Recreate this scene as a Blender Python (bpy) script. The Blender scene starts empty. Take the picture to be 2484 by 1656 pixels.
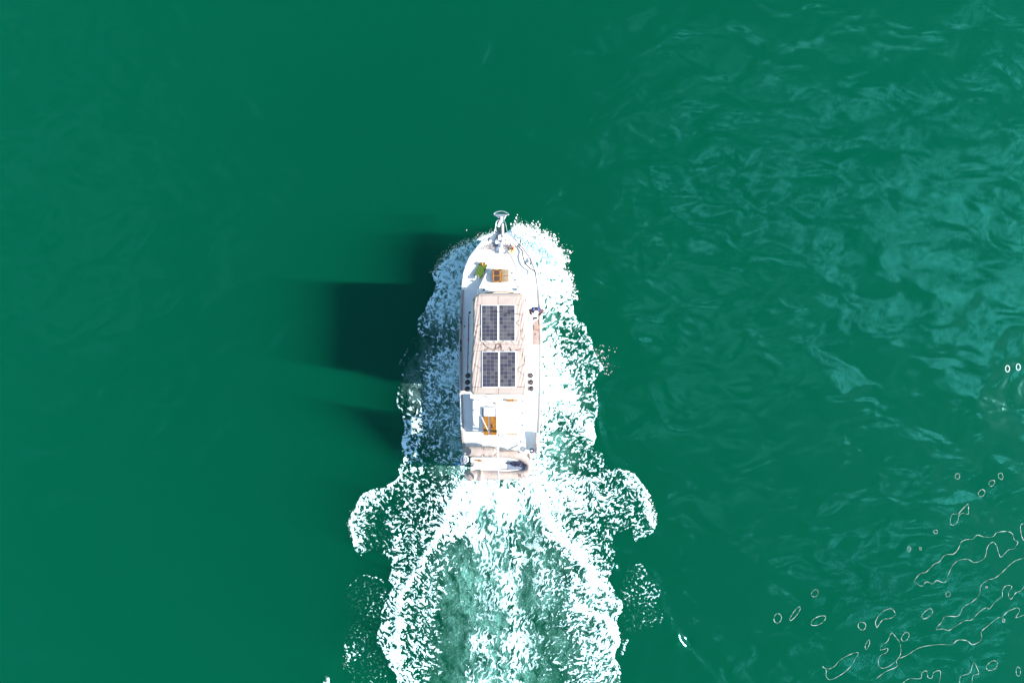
import bpy, bmesh, math, random
import numpy as np
from mathutils import Vector, Matrix

SC = bpy.context.scene
COL = SC.collection
R = math.radians
H, F = 34.0, 1656.0                      # camera height (m) and focal length in photo pixels

# ------------------------------------------------------------------ camera, sky, sun, exposure
cd = bpy.data.cameras.new('camera'); cam = bpy.data.objects.new('camera', cd); COL.objects.link(cam)
cam.location = (0, 0, H); cam.rotation_euler = (0, 0, 0)
cd.sensor_width = 36; cd.lens = 24; cd.clip_end = 4000; cd.clip_start = 0.5
SC.camera = cam
SUN_EL, SUN_AZ = 34.0, -6.6              # elevation; azimuth measured from +X (towards -Y, astern)
sdir = Vector((math.cos(R(SUN_EL))*math.cos(R(SUN_AZ)), math.cos(R(SUN_EL))*math.sin(R(SUN_AZ)), math.sin(R(SUN_EL))))
sl = bpy.data.lights.new('sun', 'SUN'); so = bpy.data.objects.new('sun', sl); COL.objects.link(so)
sl.energy = 5.0; sl.angle = R(0.5); sl.color = (1.0, 0.955, 0.89)
so.rotation_euler = sdir.to_track_quat('Z', 'Y').to_euler(); so.location = sdir*60
w = bpy.data.worlds.new('World'); SC.world = w; w.use_nodes = True
nt = w.node_tree; nt.nodes.clear()
wo = nt.nodes.new('ShaderNodeOutputWorld'); bg = nt.nodes.new('ShaderNodeBackground')
sky = nt.nodes.new('ShaderNodeTexSky'); sky.sky_type = 'NISHITA'; sky.sun_disc = False
sky.sun_elevation = R(SUN_EL); sky.sun_rotation = math.atan2(sdir.x, sdir.y)
sky.air_density = 1.2; sky.dust_density = 0.25; sky.ozone_density = 1.6
# unseen cloud patches, added and tinted for the ruffled water to mirror: laid out on a plane overhead, u = x/z, v = y/z
def wm_(op, a_, b_=None):
    q = nt.nodes.new('ShaderNodeMath'); q.operation = op
    for i_, v_ in enumerate((a_, b_)):
        if v_ is None: continue
        if isinstance(v_, (int, float)): q.inputs[i_].default_value = v_
        else: nt.links.new(v_, q.inputs[i_])
    return q.outputs[0]
tc = nt.nodes.new('ShaderNodeTexCoord'); sx_ = nt.nodes.new('ShaderNodeSeparateXYZ'); nt.links.new(tc.outputs['Generated'], sx_.inputs[0])
zz_ = wm_('MAXIMUM', sx_.outputs[2], .04); cu = wm_('DIVIDE', sx_.outputs[0], zz_); cv = wm_('DIVIDE', sx_.outputs[1], zz_)
cx_ = nt.nodes.new('ShaderNodeCombineXYZ'); nt.links.new(cu, cx_.inputs[0]); nt.links.new(cv, cx_.inputs[1])
cn = nt.nodes.new('ShaderNodeTexNoise'); cn.inputs['Scale'].default_value = 7.0; cn.inputs['Detail'].default_value = 3
cn.inputs['Roughness'].default_value = 0.6; cn.inputs['Distortion'].default_value = 1.2
nt.links.new(cx_.outputs[0], cn.inputs['Vector'])
tot = None
for (bu_, bv_, br_, ba_) in [(.19,.20,.09,.35),(.31,.22,.10,.6),(.40,.215,.08,.6),(.49,.215,.085,.85),(.56,.185,.10,1),(.64,.205,.09,.95),(.72,.22,.09,.85),(.60,.125,.09,1),(.66,.065,.08,1),(.70,.0,.06,1),(.73,.14,.09,.9),
                             (.37,.32,.08,.12),(.34,.44,.09,.16),(.52,.41,.10,.10),(.69,.38,.10,.22),(.28,.04,.14,.22),(.58,-.36,.07,.55),(.66,-.34,.06,.5),(.46,-.39,.05,.6),(-.62,.25,.22,.06),(-.72,.02,.14,.07)]:
    du = wm_('SUBTRACT', cu, bu_); dv = wm_('SUBTRACT', cv, bv_)
    d2 = wm_('ADD', wm_('MULTIPLY', du, du), wm_('MULTIPLY', dv, dv))
    g_ = wm_('MULTIPLY', wm_('EXPONENT', wm_('MULTIPLY', d2, -1/(br_*br_))), ba_)
    tot = g_ if tot is None else wm_('MAXIMUM', tot, g_)
cr = nt.nodes.new('ShaderNodeValToRGB'); cr.color_ramp.elements[0].position = 0.49; cr.color_ramp.elements[1].position = 0.54
nt.links.new(cn.outputs['Fac'], cr.inputs['Fac'])
mm = nt.nodes.new('ShaderNodeMath'); mm.operation = 'MULTIPLY'
nt.links.new(cr.outputs['Color'], mm.inputs[0]); nt.links.new(tot, mm.inputs[1])
mx = nt.nodes.new('ShaderNodeMix'); mx.data_type = 'RGBA'
nt.links.new(mm.outputs[0], mx.inputs['Factor']); nt.links.new(sky.outputs['Color'], mx.inputs['A'])
mx.inputs['B'].default_value = (24, 47, 50, 1)
nt.links.new(mx.outputs['Result'], bg.inputs['Color']); bg.inputs['Strength'].default_value = 0.080
nt.links.new(bg.outputs[0], wo.inputs['Surface'])
SC.view_settings.view_transform = 'Standard'; SC.view_settings.look = 'None'
SC.view_settings.exposure = 1.45; SC.view_settings.gamma = 1.0
cy = SC.cycles
cy.max_bounces = 8; cy.diffuse_bounces = 3; cy.glossy_bounces = 3; cy.volume_bounces = 2; cy.transparent_max_bounces = 12
cy.sample_clamp_indirect = 4; cy.sample_clamp_direct = 30
try:
    cy.use_denoising = True; cy.denoiser = 'OPENIMAGEDENOISE'
except Exception: pass

# ------------------------------------------------------------------ pixel -> world at a given height
def P(x, y, z=0.0): k = (H-z)/F; return Vector(((x-1242)*k, (828-y)*k, z))
def Q1(u, v, z=0.0): return P(1060+u*.15306, 490+v*.15306, z)
def Q2(u, v, z=0.0): return P(1060+u*.15306, 700+v*.15306, z)
def Q3(u, v, z=0.0): return P(1060+u*.15306, 920+v*.15306, z)

# ------------------------------------------------------------------ materials
def mat(name, col, rough=0.5, metal=0.0, spec=0.5, var=0.0, vscale=6.0, bump=0.0, bscale=30.0, coat=0.0, trans=0.0, col2=None):
    m = bpy.data.materials.new(name); m.use_nodes = True
    n = m.node_tree; b = n.nodes['Principled BSDF']
    b.inputs['Base Color'].default_value = (*col, 1); b.inputs['Roughness'].default_value = rough
    b.inputs['Metallic'].default_value = metal; b.inputs['Specular IOR Level'].default_value = spec
    b.inputs['Coat Weight'].default_value = coat
    t = n.nodes.new('ShaderNodeTexCoord')
    if var > 0 or col2:
        no = n.nodes.new('ShaderNodeTexNoise'); no.inputs['Scale'].default_value = vscale; no.inputs['Detail'].default_value = 4
        n.links.new(t.outputs['Object'], no.inputs['Vector'])
        r = n.nodes.new('ShaderNodeValToRGB')
        c2 = col2 or tuple(c*(1-var) for c in col)
        r.color_ramp.elements[0].color = (*c2, 1); r.color_ramp.elements[1].color = (*col, 1)
        r.color_ramp.elements[0].position = 0.35; r.color_ramp.elements[1].position = 0.65
        n.links.new(no.outputs['Fac'], r.inputs['Fac']); n.links.new(r.outputs['Color'], b.inputs['Base Color'])
    if bump > 0:
        no = n.nodes.new('ShaderNodeTexNoise'); no.inputs['Scale'].default_value = bscale
        n.links.new(t.outputs['Object'], no.inputs['Vector'])
        bu = n.nodes.new('ShaderNodeBump'); bu.inputs['Strength'].default_value = bump; bu.inputs['Distance'].default_value = 0.02
        n.links.new(no.outputs['Fac'], bu.inputs['Height']); n.links.new(bu.outputs[0], b.inputs['Normal'])
    return m

M = dict(
    gel=mat('gelcoat_white', (.76, .75, .74), .35, var=.05, vscale=2),
    deck=mat('deck_nonskid', (.74, .75, .76), .6, var=.07, vscale=3, bump=.2, bscale=120),
    caprail=mat('weathered_cap_rail', (.36, .31, .30), .6, var=.25, vscale=5),
    boot=mat('boot_stripe', (.03, .05, .09), .4),
    teak=mat('varnished_teak', (.36, .145, .012), .4, var=.45, vscale=9, coat=.15),
    teak_dark=mat('dark_teak', (.16, .035, .012), .4, var=.3, vscale=9),
    teak_pale=mat('pale_teak', (.36, .31, .20), .6, var=.2, vscale=9),
    deckpink=mat('pinkish_deck', (.27, .185, .165), .6, var=.2, vscale=4),
    canvas=mat('beige_canvas', (.36, .295, .265), .85, var=.10, vscale=3, bump=.5, bscale=14),
    seam=mat('canvas_seam', (.07, .035, .035), .8),
    cell_a=mat('solar_cell_blue', (.034, .035, .062), .22, var=.35, vscale=5, col2=(.045, .042, .05)),
    cell_b=mat('solar_cell_grey', (.060, .060, .075), .22, var=.3, vscale=5, col2=(.085, .083, .095)),
    sgrid=mat('solar_busbars', (.26, .25, .22), .4),
    alu=mat('aluminium_frame', (.80, .80, .80), .35, metal=.3),
    steel=mat('stainless_steel', (.80, .80, .80), .22, metal=.9),
    black=mat('black_rubber', (.012, .012, .014), .5),
    blackf=mat('black_fender_cover', (.022, .020, .022), .6, var=.4, vscale=12),
    glass=mat('dark_window_glass', (.02, .025, .03), .08),
    navy=mat('navy_rope', (.012, .014, .045), .7),
    darkred=mat('dark_red_wood', (.10, .012, .012), .4, var=.3, vscale=10),
    red=mat('red_plastic', (.50, .02, .02), .4),
    yellow=mat('yellow_fabric', (.75, .60, .03), .6),
    lime=mat('lime_green', (.22, .42, .03), .6),
    orange=mat('orange_clay', (.62, .20, .06), .6, var=.3, vscale=20),
    turf=mat('artificial_turf', (.055, .105, .010), .95, var=.35, vscale=25, bump=.6, bscale=160),
    grey=mat('grey_plastic', (.30, .31, .36), .5),
    blue=mat('bright_blue', (.0, .16, .55), .4),
    bluestrap=mat('blue_strap', (.03, .11, .42), .6),
    brown=mat('brown_rope', (.13, .06, .05), .7),
    skin=mat('skin', (.50, .28, .19), .5),
    jacket=mat('maroon_jacket', (.085, .030, .030), .8, var=.4, vscale=9),
    trousers=mat('dark_trousers', (.03, .032, .05), .85),
    cap=mat('white_cap', (.80, .76, .76), .8),
    hull_in=mat('dinghy_white_inside', (.74, .74, .74), .5, var=.04),
    sail=mat('sail_cloth', (.75, .73, .70), .8, var=.05),
    bluegrey=mat('blue_grey_paint', (.13, .16, .22), .5),
)

# ------------------------------------------------------------------ mesh helpers
BASE = {}
def empty(name, loc, label, cat, group=None):
    o = bpy.data.objects.new(name, None); COL.objects.link(o); o.location = loc
    o['label'] = label; o['category'] = cat
    if group: o['group'] = group
    BASE[o.name] = Vector(loc)
    return o
def tag(o, label, cat, group=None, kind=None):
    if kind: o['kind'] = kind
    if label: o['label'] = label
    if cat: o['category'] = cat
    if group: o['group'] = group
    return o

class MB:
    def __init__(s): s.v = []; s.f = []; s.mi = []
    def add(s, vs, fs, mi=0):
        b = len(s.v); s.v += [tuple(p) for p in vs]; s.f += [tuple(b+i for i in f) for f in fs]; s.mi += [mi]*len(fs); return s
    def box(s, c, d, rz=0, bev=0.0, mi=0, M4=None):
        bm = bmesh.new(); bmesh.ops.create_cube(bm, size=1)
        bmesh.ops.scale(bm, vec=d, verts=bm.verts)
        if bev > 0: bmesh.ops.bevel(bm, geom=bm.edges[:], offset=min(bev, min(d)*.45), segments=2, affect='EDGES', profile=.6)
        m4 = Matrix.Translation(Vector(c)) @ (M4 if M4 is not None else Matrix.Rotation(rz, 4, 'Z'))
        bm.verts.ensure_lookup_table()
        s.add([m4 @ v.co for v in bm.verts], [[v.index for v in f.verts] for f in bm.faces], mi); bm.free(); return s
    def tube(s, pts, r, n=8, closed=False, mi=0, caps=True, squash=1.0):
        pts = [Vector(p) for p in pts]; N = len(pts)
        rr = r if isinstance(r, (list, tuple)) else [r]*N
        up = Vector((0, 0, 1)); vs = []
        for i, p in enumerate(pts):
            a = pts[(i-1) % N] if (closed or i > 0) else p; b = pts[(i+1) % N] if (closed or i < N-1) else p
            t = (b-a).normalized()
            u = up if abs(t.z) < .95 else Vector((1, 0, 0))
            x = t.cross(u).normalized(); y = x.cross(t).normalized()
            for k in range(n):
                a_ = 2*math.pi*k/n
                vs.append(p + x*math.cos(a_)*rr[i] + y*math.sin(a_)*rr[i]*squash)
        fs = []
        for i in range(N if closed else N-1):
            j = (i+1) % N
            for k in range(n): fs.append((i*n+k, i*n+(k+1) % n, j*n+(k+1) % n, j*n+k))
        if not closed and caps: fs += [tuple(range(n-1, -1, -1)), tuple((N-1)*n+k for k in range(n))]
        return s.add(vs, fs, mi)
    def lathe(s, c, prof, n=20, mi=0):
        vs = []; fs = []; c = Vector(c)
        for (r, z) in prof:
            for k in range(n): vs.append(c+Vector((r*math.cos(2*math.pi*k/n), r*math.sin(2*math.pi*k/n), z)))
        for i in range(len(prof)-1):
            for k in range(n): fs.append((i*n+k, i*n+(k+1) % n, (i+1)*n+(k+1) % n, (i+1)*n+k))
        fs += [tuple(range(n-1, -1, -1)), tuple((len(prof)-1)*n+k for k in range(n))]
        return s.add(vs, fs, mi)
    def prism(s, poly, z0, z1, mi=0):
        n = len(poly); poly = [Vector((p[0], p[1])) for p in poly]
        ar = sum(poly[i].x*poly[(i+1) % n].y-poly[(i+1) % n].x*poly[i].y for i in range(n))
        if ar < 0: poly = poly[::-1]
        vs = [(p.x, p.y, z0) for p in poly]+[(p.x, p.y, z1) for p in poly]
        fs = [tuple(range(n-1, -1, -1)), tuple(range(n, 2*n))]+[(i, (i+1) % n, n+(i+1) % n, n+i) for i in range(n)]
        return s.add(vs, fs, mi)
    def sphere(s, c, r, mi=0, n=12, sc=(1, 1, 1)):
        bm = bmesh.new(); bmesh.ops.create_uvsphere(bm, u_segments=n, v_segments=max(6, n*2//3), radius=r)
        c = Vector(c); bm.verts.ensure_lookup_table()
        s.add([c+Vector((v.co.x*sc[0], v.co.y*sc[1], v.co.z*sc[2])) for v in bm.verts], [[v.index for v in f.verts] for f in bm.faces], mi); bm.free(); return s
    def grid(s, rows, mi=0, close=False):
        n = len(rows[0]); vs = [p for r in rows for p in r]; fs = []
        for i in range(len(rows)-1):
            for k in range(n if close else n-1): fs.append((i*n+k, i*n+(k+1) % n, (i+1)*n+(k+1) % n, (i+1)*n+k))
        return s.add(vs, fs, mi)
    def build(s, name, mats, parent=None, smooth=True, ang=35):
        me = bpy.data.meshes.new(name)
        b = BASE.get(parent.name, Vector((0, 0, 0))) if parent else Vector((0, 0, 0))
        me.from_pydata([(v[0]-b.x, v[1]-b.y, v[2]-b.z) for v in s.v], [], s.f)
        for m in (mats if isinstance(mats, (list, tuple)) else [mats]): me.materials.append(m)
        me.polygons.foreach_set('material_index', s.mi)
        if smooth:
            me.polygons.foreach_set('use_smooth', [True]*len(me.polygons)); me.set_sharp_from_angle(angle=R(ang))
        me.update()
        o = bpy.data.objects.new(name, me); COL.objects.link(o)
        if parent: o.parent = parent; BASE[o.name] = b
        return o
def islands(mb, name, mats, parent):
    '''build every separate piece of mb as an object of its own'''
    par = list(range(len(mb.v)))
    def find(i):
        while par[i] != i: par[i] = par[par[i]]; i = par[i]
        return i
    for f in mb.f:
        for i in f[1:]: par[find(i)] = find(f[0])
    gr = {}
    for f, mi in zip(mb.f, mb.mi): gr.setdefault(find(f[0]), []).append((f, mi))
    out_ = []
    for k, fs in gr.items():
        idx = sorted({i for f, _ in fs for i in f}); mp = {i: j for j, i in enumerate(idx)}; q = MB()
        q.v = [mb.v[i] for i in idx]; q.f = [tuple(mp[i] for i in f) for f, _ in fs]; q.mi = [mi for _, mi in fs]
        out_.append(q.build(name, mats, parent))
    return out_
def standing(name, mb, mats, base, label, cat, group=None):
    """a thing of one mesh, its origin at its own base"""
    o = mb.build(name, mats); o.data.transform(Matrix.Translation(-Vector(base))); o.location = base
    return tag(o, label, cat, group)
def spline(pts, n=6):
    pts = [Vector(p) for p in pts]; out = []
    for i in range(len(pts)-1):
        p0 = pts[max(i-1, 0)]; p1 = pts[i]; p2 = pts[i+1]; p3 = pts[min(i+2, len(pts)-1)]
        for k in range(n):
            t = k/n; out.append(.5*((2*p1)+(-p0+p2)*t+(2*p0-5*p1+4*p2-p3)*t*t+(-p0+3*p1-3*p2+p3)*t**3))
    out.append(pts[-1]); return out
random.seed(4)

#@@WATER
# ------------------------------------------------------------------ water: a clear, gently rippled surface over green, light-scattering water
def noise2(x, y, seed):
    xi = np.floor(x).astype(np.int64); yi = np.floor(y).astype(np.int64); xf = x-xi; yf = y-yi
    def g(ix, iy):
        h = (ix*374761393+iy*668265263+seed*974711) & 0xffffffff
        h = ((h ^ (h >> 13))*1274126177) & 0xffffffff; h = h ^ (h >> 16)
        a = (h & 0xffff)/65536.0*2*np.pi
        return np.cos(a), np.sin(a)
    u = xf*xf*xf*(xf*(xf*6-15)+10); v = yf*yf*yf*(yf*(yf*6-15)+10)
    def d(ix, iy, dx, dy):
        gx, gy = g(ix, iy); return gx*dx+gy*dy
    n00 = d(xi, yi, xf, yf); n10 = d(xi+1, yi, xf-1, yf); n01 = d(xi, yi+1, xf, yf-1); n11 = d(xi+1, yi+1, xf-1, yf-1)
    return (n00*(1-u)+n10*u)*(1-v)+(n01*(1-u)+n11*u)*v
def fbm(x, y, seed, oct=4, gain=.5):
    s = 0; a = 1; t = 0
    for o in range(oct):
        s = s+a*noise2(x*2**o, y*2**o, seed+o*17); t += a; a *= gain
    return s/t

wm = bpy.data.materials.new('sea_water'); wm.use_nodes = True; n = wm.node_tree; n.nodes.clear()
out = n.nodes.new('ShaderNodeOutputMaterial'); tr = n.nodes.new('ShaderNodeBsdfTransparent')
gl = n.nodes.new('ShaderNodeBsdfGlossy'); gl.inputs['Roughness'].default_value = 0.10; gl.inputs['Color'].default_value = (.30, .95, 1, 1)
fr = n.nodes.new('ShaderNodeFresnel'); fr.inputs['IOR'].default_value = 1.38
ms = n.nodes.new('ShaderNodeMixShader')
geo = n.nodes.new('ShaderNodeNewGeometry')
def nz(scale, detail=2, rough=.5, dist=0, vec=None, stretch=(1, 1, 1), rot=0):
    mp = n.nodes.new('ShaderNodeMapping'); mp.inputs['Scale'].default_value = stretch; mp.inputs['Rotation'].default_value = (0, 0, rot)
    n.links.new(geo.outputs['Position'], mp.inputs['Vector'])
    t = n.nodes.new('ShaderNodeTexNoise'); t.inputs['Scale'].default_value = scale; t.inputs['Detail'].default_value = detail
    t.inputs['Roughness'].default_value = rough; t.inputs['Distortion'].default_value = dist
    n.links.new(mp.outputs[0], t.inputs['Vector']); return t.outputs['Fac']
def mth(op, a, b=None, c=None):
    m_ = n.nodes.new('ShaderNodeMath'); m_.operation = op
    for i, q in enumerate((a, b, c)):
        if q is None: continue
        if isinstance(q, (int, float)): m_.inputs[i].default_value = q
        else: n.links.new(q, m_.inputs[i])
    return m_.outputs[0]
w1 = nz(.22, 1, .5, .3, stretch=(.8, 1, 1), rot=.7); w2 = nz(.70, 1.5, .5, .6, stretch=(.65, 1, 1), rot=.55); w3 = nz(2.4, 1, .5, .4)
hgt = mth('ADD', mth('MULTIPLY', w1, .55), mth('ADD', mth('MULTIPLY', w2, .27), mth('MULTIPLY', w3, .014)))
bu = n.nodes.new('ShaderNodeBump'); bu.inputs['Distance'].default_value = 0.55
calm = n.nodes.new('ShaderNodeAttribute'); calm.attribute_name = 'calm'      # the steep wake faces are smooth
n.links.new(mth('SUBTRACT', 1.0, calm.outputs['Fac']), bu.inputs['Strength'])
n.links.new(hgt, bu.inputs['Height'])
n.links.new(bu.outputs[0], fr.inputs['Normal']); n.links.new(bu.outputs[0], gl.inputs['Normal'])
n.links.new(mth('MULTIPLY', fr.outputs[0], mth('SUBTRACT', 1.0, geo.outputs['Backfacing'])), ms.inputs[0]); n.links.new(tr.outputs[0], ms.inputs[1]); n.links.new(gl.outputs[0], ms.inputs[2])
n.links.new(ms.outputs[0], out.inputs['Surface'])
vs_ = n.nodes.new('ShaderNodeVolumeScatter'); va = n.nodes.new('ShaderNodeVolumeAbsorption'); ad = n.nodes.new('ShaderNodeAddShader')
ST = 0.25                                     # extinction per metre
W = (0.0, .228, .112)                         # single-scattering albedo per channel
vs_.inputs['Color'].default_value = (*W, 1); vs_.inputs['Density'].default_value = ST
vs_.inputs['Anisotropy'].default_value = 0.0
va.inputs['Color'].default_value = (*W, 1); va.inputs['Density'].default_value = ST   # absorption = (1-colour)*density
n.links.new(vs_.outputs[0], ad.inputs[0]); n.links.new(va.outputs[0], ad.inputs[1]); n.links.new(ad.outputs[0], out.inputs['Volume'])
def PXW(pl): return [((x-1242)*H/F, (828-y)*H/F) for x, y in pl]
RIDGES = [(PXW([(1447,985),(1450,1030),(1462,1080),(1482,1115),(1512,1128)]), .18, .06), (PXW([(976,1080),(965,1130),(930,1168)]), .16, .05),
          (PXW([(850,1440),(848,1490),(832,1550),(806,1610),(790,1656),(770,1720)]), .18, .06), (PXW([(880,1540),(845,1600)]), .16, .03),
          (PXW([(1584,1395),(1598,1435),(1606,1470),(1628,1512),(1652,1553),(1690,1600),(1740,1650),(1790,1720)]), .19, .07),
          (PXW([(1560,1290),(1610,1320),(1650,1300)]), .5, .05), (PXW([(1540,1656),(1565,1600),(1562,1560)]), .3, .04)]
def wheight(X, Y):
    z = np.zeros(X.shape)
    for pl, wd, h_ in RIDGES:
        D = dist_line_(pl, X, Y); z = z+h_*np.exp(-(D/wd)**2)
    z = z+.035*fbm(X*.35, Y*.25, 201, 3)
    # small steep facets of the wake that mirror the sun
    for fx, fy, fr_, cv in ((1655, 1557, .52, .085), (1630, 1526, .20, .12), (1497, 1374, .26, .12)):
        cx, cy_ = (fx-1242)*H/F, (828-fy)*H/F; vw = Vector((-cx, -cy_, H)).normalized(); hv = (vw+sdir).normalized()
        dx, dy = X-cx, Y-cy_; r2 = dx*dx+dy*dy
        z = z+(-(hv.x/hv.z)*dx-(hv.y/hv.z)*dy-cv*r2*.5)*np.exp(-(r2/fr_**2)**2)
    return z
def dist_line_(pl, X, Y):
    D = np.full(X.shape, 1e9)
    for i in range(len(pl)-1):
        x0, y0 = pl[i]; x1, y1 = pl[i+1]; dx, dy = x1-x0, y1-y0
        t = np.clip(((X-x0)*dx+(Y-y0)*dy)/(dx*dx+dy*dy+1e-9), 0, 1)
        D = np.minimum(D, np.hypot(X-x0-t*dx, Y-y0-t*dy))
    return D
def axis(lo, hi, st): 
    c = list(np.arange(lo, hi+st/2, st)); d = st; a = lo; b = hi; L_, R_ = [], []
    while b < 300: d *= 1.35; b += d; a -= d; L_.append(a); R_.append(b)
    return np.array(L_[::-1]+c+R_)
wxs = axis(-27, 27, .09); wys = axis(-19, 19, .09)
WGX, WGY = np.meshgrid(wxs, wys); WZ = wheight(WGX, WGY)*(np.abs(WGX) < 26.5)*(np.abs(WGY) < 18.5)
ny_, nx_ = WGX.shape; co = np.stack([WGX.ravel(), WGY.ravel(), WZ.ravel()], 1)
idx = np.arange(ny_*nx_).reshape(ny_, nx_); q = np.stack([idx[:-1, :-1], idx[:-1, 1:], idx[1:, 1:], idx[1:, :-1]], -1).reshape(-1, 4)
rim = list(idx[0, :])+list(idx[1:, -1])+list(idx[-1, -2::-1])+list(idx[-2:0:-1, 0]); nr = len(rim); n0 = len(co)
low = co[rim].copy(); low[:, 2] = -12; co = np.vstack([co, low])
sides = np.array([[n0+i, n0+(i+1) % nr, rim[(i+1) % nr], rim[i]] for i in range(nr)])
me = bpy.data.meshes.new('water'); me.vertices.add(len(co)); me.vertices.foreach_set('co', co.astype(np.float32).ravel())
q = np.vstack([q, sides]); bot = np.arange(n0+nr-1, n0-1, -1)
li = np.concatenate([q.ravel(), bot]).astype(np.int32); me.loops.add(len(li)); me.loops.foreach_set('vertex_index', li)
me.polygons.add(len(q)+1); me.polygons.foreach_set('loop_start', np.append(np.arange(0, q.size, 4), q.size).astype(np.int32))
sm = np.ones(len(q)+1, bool); sm[-1-len(sides):] = False; me.polygons.foreach_set('use_smooth', sm); me.update(calc_edges=True); me.materials.append(wm)
ca_ = np.zeros(len(co))
for fx, fy, r_ in ((1655, 1557, .8), (1499, 1378, .5)): ca_ = np.maximum(ca_, np.exp(-(((co[:, 0]-(fx-1242)*H/F)**2+(co[:, 1]-(828-fy)*H/F)**2)/r_**2)**2))
at_ = me.attributes.new('calm', 'FLOAT', 'POINT'); at_.data.foreach_set('value', ca_.astype(np.float32))
o = bpy.data.objects.new('water', me); COL.objects.link(o); o['kind'] = 'structure'
S = 298
bed = MB().box((0, 0, -12.4), (2*S, 2*S, .3)).build('seabed', mat('dark_mud', (.012, .03, .02), .9), smooth=False); bed['kind'] = 'structure'
#@@END

#@@FOAM
# ------------------------------------------------------------------ foam of the bow wave and the wake
STEP = 0.032
gx = np.arange(-9.2, 8.4, STEP); gy = np.arange(6.4, -17.6, -STEP)
GX, GY = np.meshgrid(gx, gy)
PX = GX*F/H+1242; PY = 828-GY*F/H                       # the same points in photograph pixels (water level)
def inside(poly, X, Y):
    c = np.zeros(X.shape, bool); n_ = len(poly)
    for i in range(n_):
        x0, y0 = poly[i]; x1, y1 = poly[(i+1) % n_]
        if y0 == y1: continue
        m_ = ((y0 > Y) != (y1 > Y)) & (X < (x1-x0)*(Y-y0)/(y1-y0)+x0); c ^= m_
    return c
def dist_line(pl, X, Y, closed=False):
    D = np.full(X.shape, 1e9); n_ = len(pl)
    for i in range(n_ if closed else n_-1):
        x0, y0 = pl[i]; x1, y1 = pl[(i+1) % n_]; dx, dy = x1-x0, y1-y0
        t = np.clip(((X-x0)*dx+(Y-y0)*dy)/(dx*dx+dy*dy+1e-9), 0, 1)
        D = np.minimum(D, np.hypot(X-x0-t*dx, Y-y0-t*dy))
    return D
# wobble the outlines a little so that they are not polygons
WX = PX+7*fbm(GX*1.1, GY*1.1, 5, 4)*2+2.5*fbm(GX*5, GY*5, 9, 3)*2; WY = PY+7*fbm(GX*1.1, GY*1.1, 6, 4)*2+2.5*fbm(GX*5, GY*5, 10, 3)*2
ENV_L = [(1215,568),(1185,572),(1160,582),(1128,596),(1100,605),(1076,626),(1060,650),(1052,666),(1058,690),(1045,722),(1030,752),(1020,775),(1011,790),(1011,809),(989,839),(969,878),(974,900),(972,925),(964,948),(959,982),(977,1003),(983,1033),(979,1058),(976,1085),(975,1120),(967,1134),(972,1152),(944,1172),(925,1184),(900,1184),(880,1200),(860,1234),(847,1267),(852,1298),(864,1331),(876,1351),(905,1334),(944,1348),(951,1385),(944,1405),(950,1428),(940,1450),(928,1480),(920,1515),(912,1530),(924,1565),(944,1610),(965,1640),(975,1720),(1240,1720),(1240,568)]
ENV_R = [(1215,568),(1240,556),(1274,568),(1289,580),(1305,575),(1322,596),(1345,608),(1351,622),(1360,643),(1375,664),(1383,681),(1384,704),(1389,729),(1390,737),(1393,762),(1402,776),(1415,784),(1423,801),(1435,825),(1441,846),(1455,878),(1460,891),(1448,922),(1440,944),(1447,967),(1445,1006),(1437,1028),(1444,1042),(1445,1062),(1440,1084),(1460,1098),(1465,1121),(1479,1135),(1482,1143),(1502,1135),(1530,1146),(1552,1163),(1569,1194),(1583,1228),(1591,1267),(1583,1289),(1562,1306),(1539,1311),(1532,1282),(1492,1291),(1482,1318),(1489,1340),(1489,1372),(1472,1402),(1485,1419),(1505,1452),(1507,1482),(1497,1509),(1504,1533),(1499,1563),(1489,1595),(1505,1607),(1510,1720),(1240,1720),(1240,568)]
LOBE_L = [(847,1418),(865,1398),(890,1390),(915,1396),(940,1415),(950,1450),(925,1500),(930,1560),(945,1640),(940,1720),(860,1720),(842,1625),(836,1585),(838,1540),(858,1500),(835,1460)]
SPL = [(781,1662),(783,1640),(790,1628),(800,1640),(803,1662),(800,1720),(778,1720)]
LOBE_R = [(1502,1440),(1512,1400),(1525,1368),(1556,1365),(1579,1392),(1596,1422),(1596,1452),(1608,1486),(1603,1509),(1580,1520),(1545,1530),(1522,1556),(1514,1590),(1500,1590),(1505,1545),(1498,1500)]
envL = inside(ENV_L, WX, WY); envR = inside(ENV_R, WX, WY); env = envL | envR
lobes = (inside(SPL, PX, PY) | inside(LOBE_L, WX, WY) | inside(LOBE_R, WX, WY)) & ~env
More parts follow.
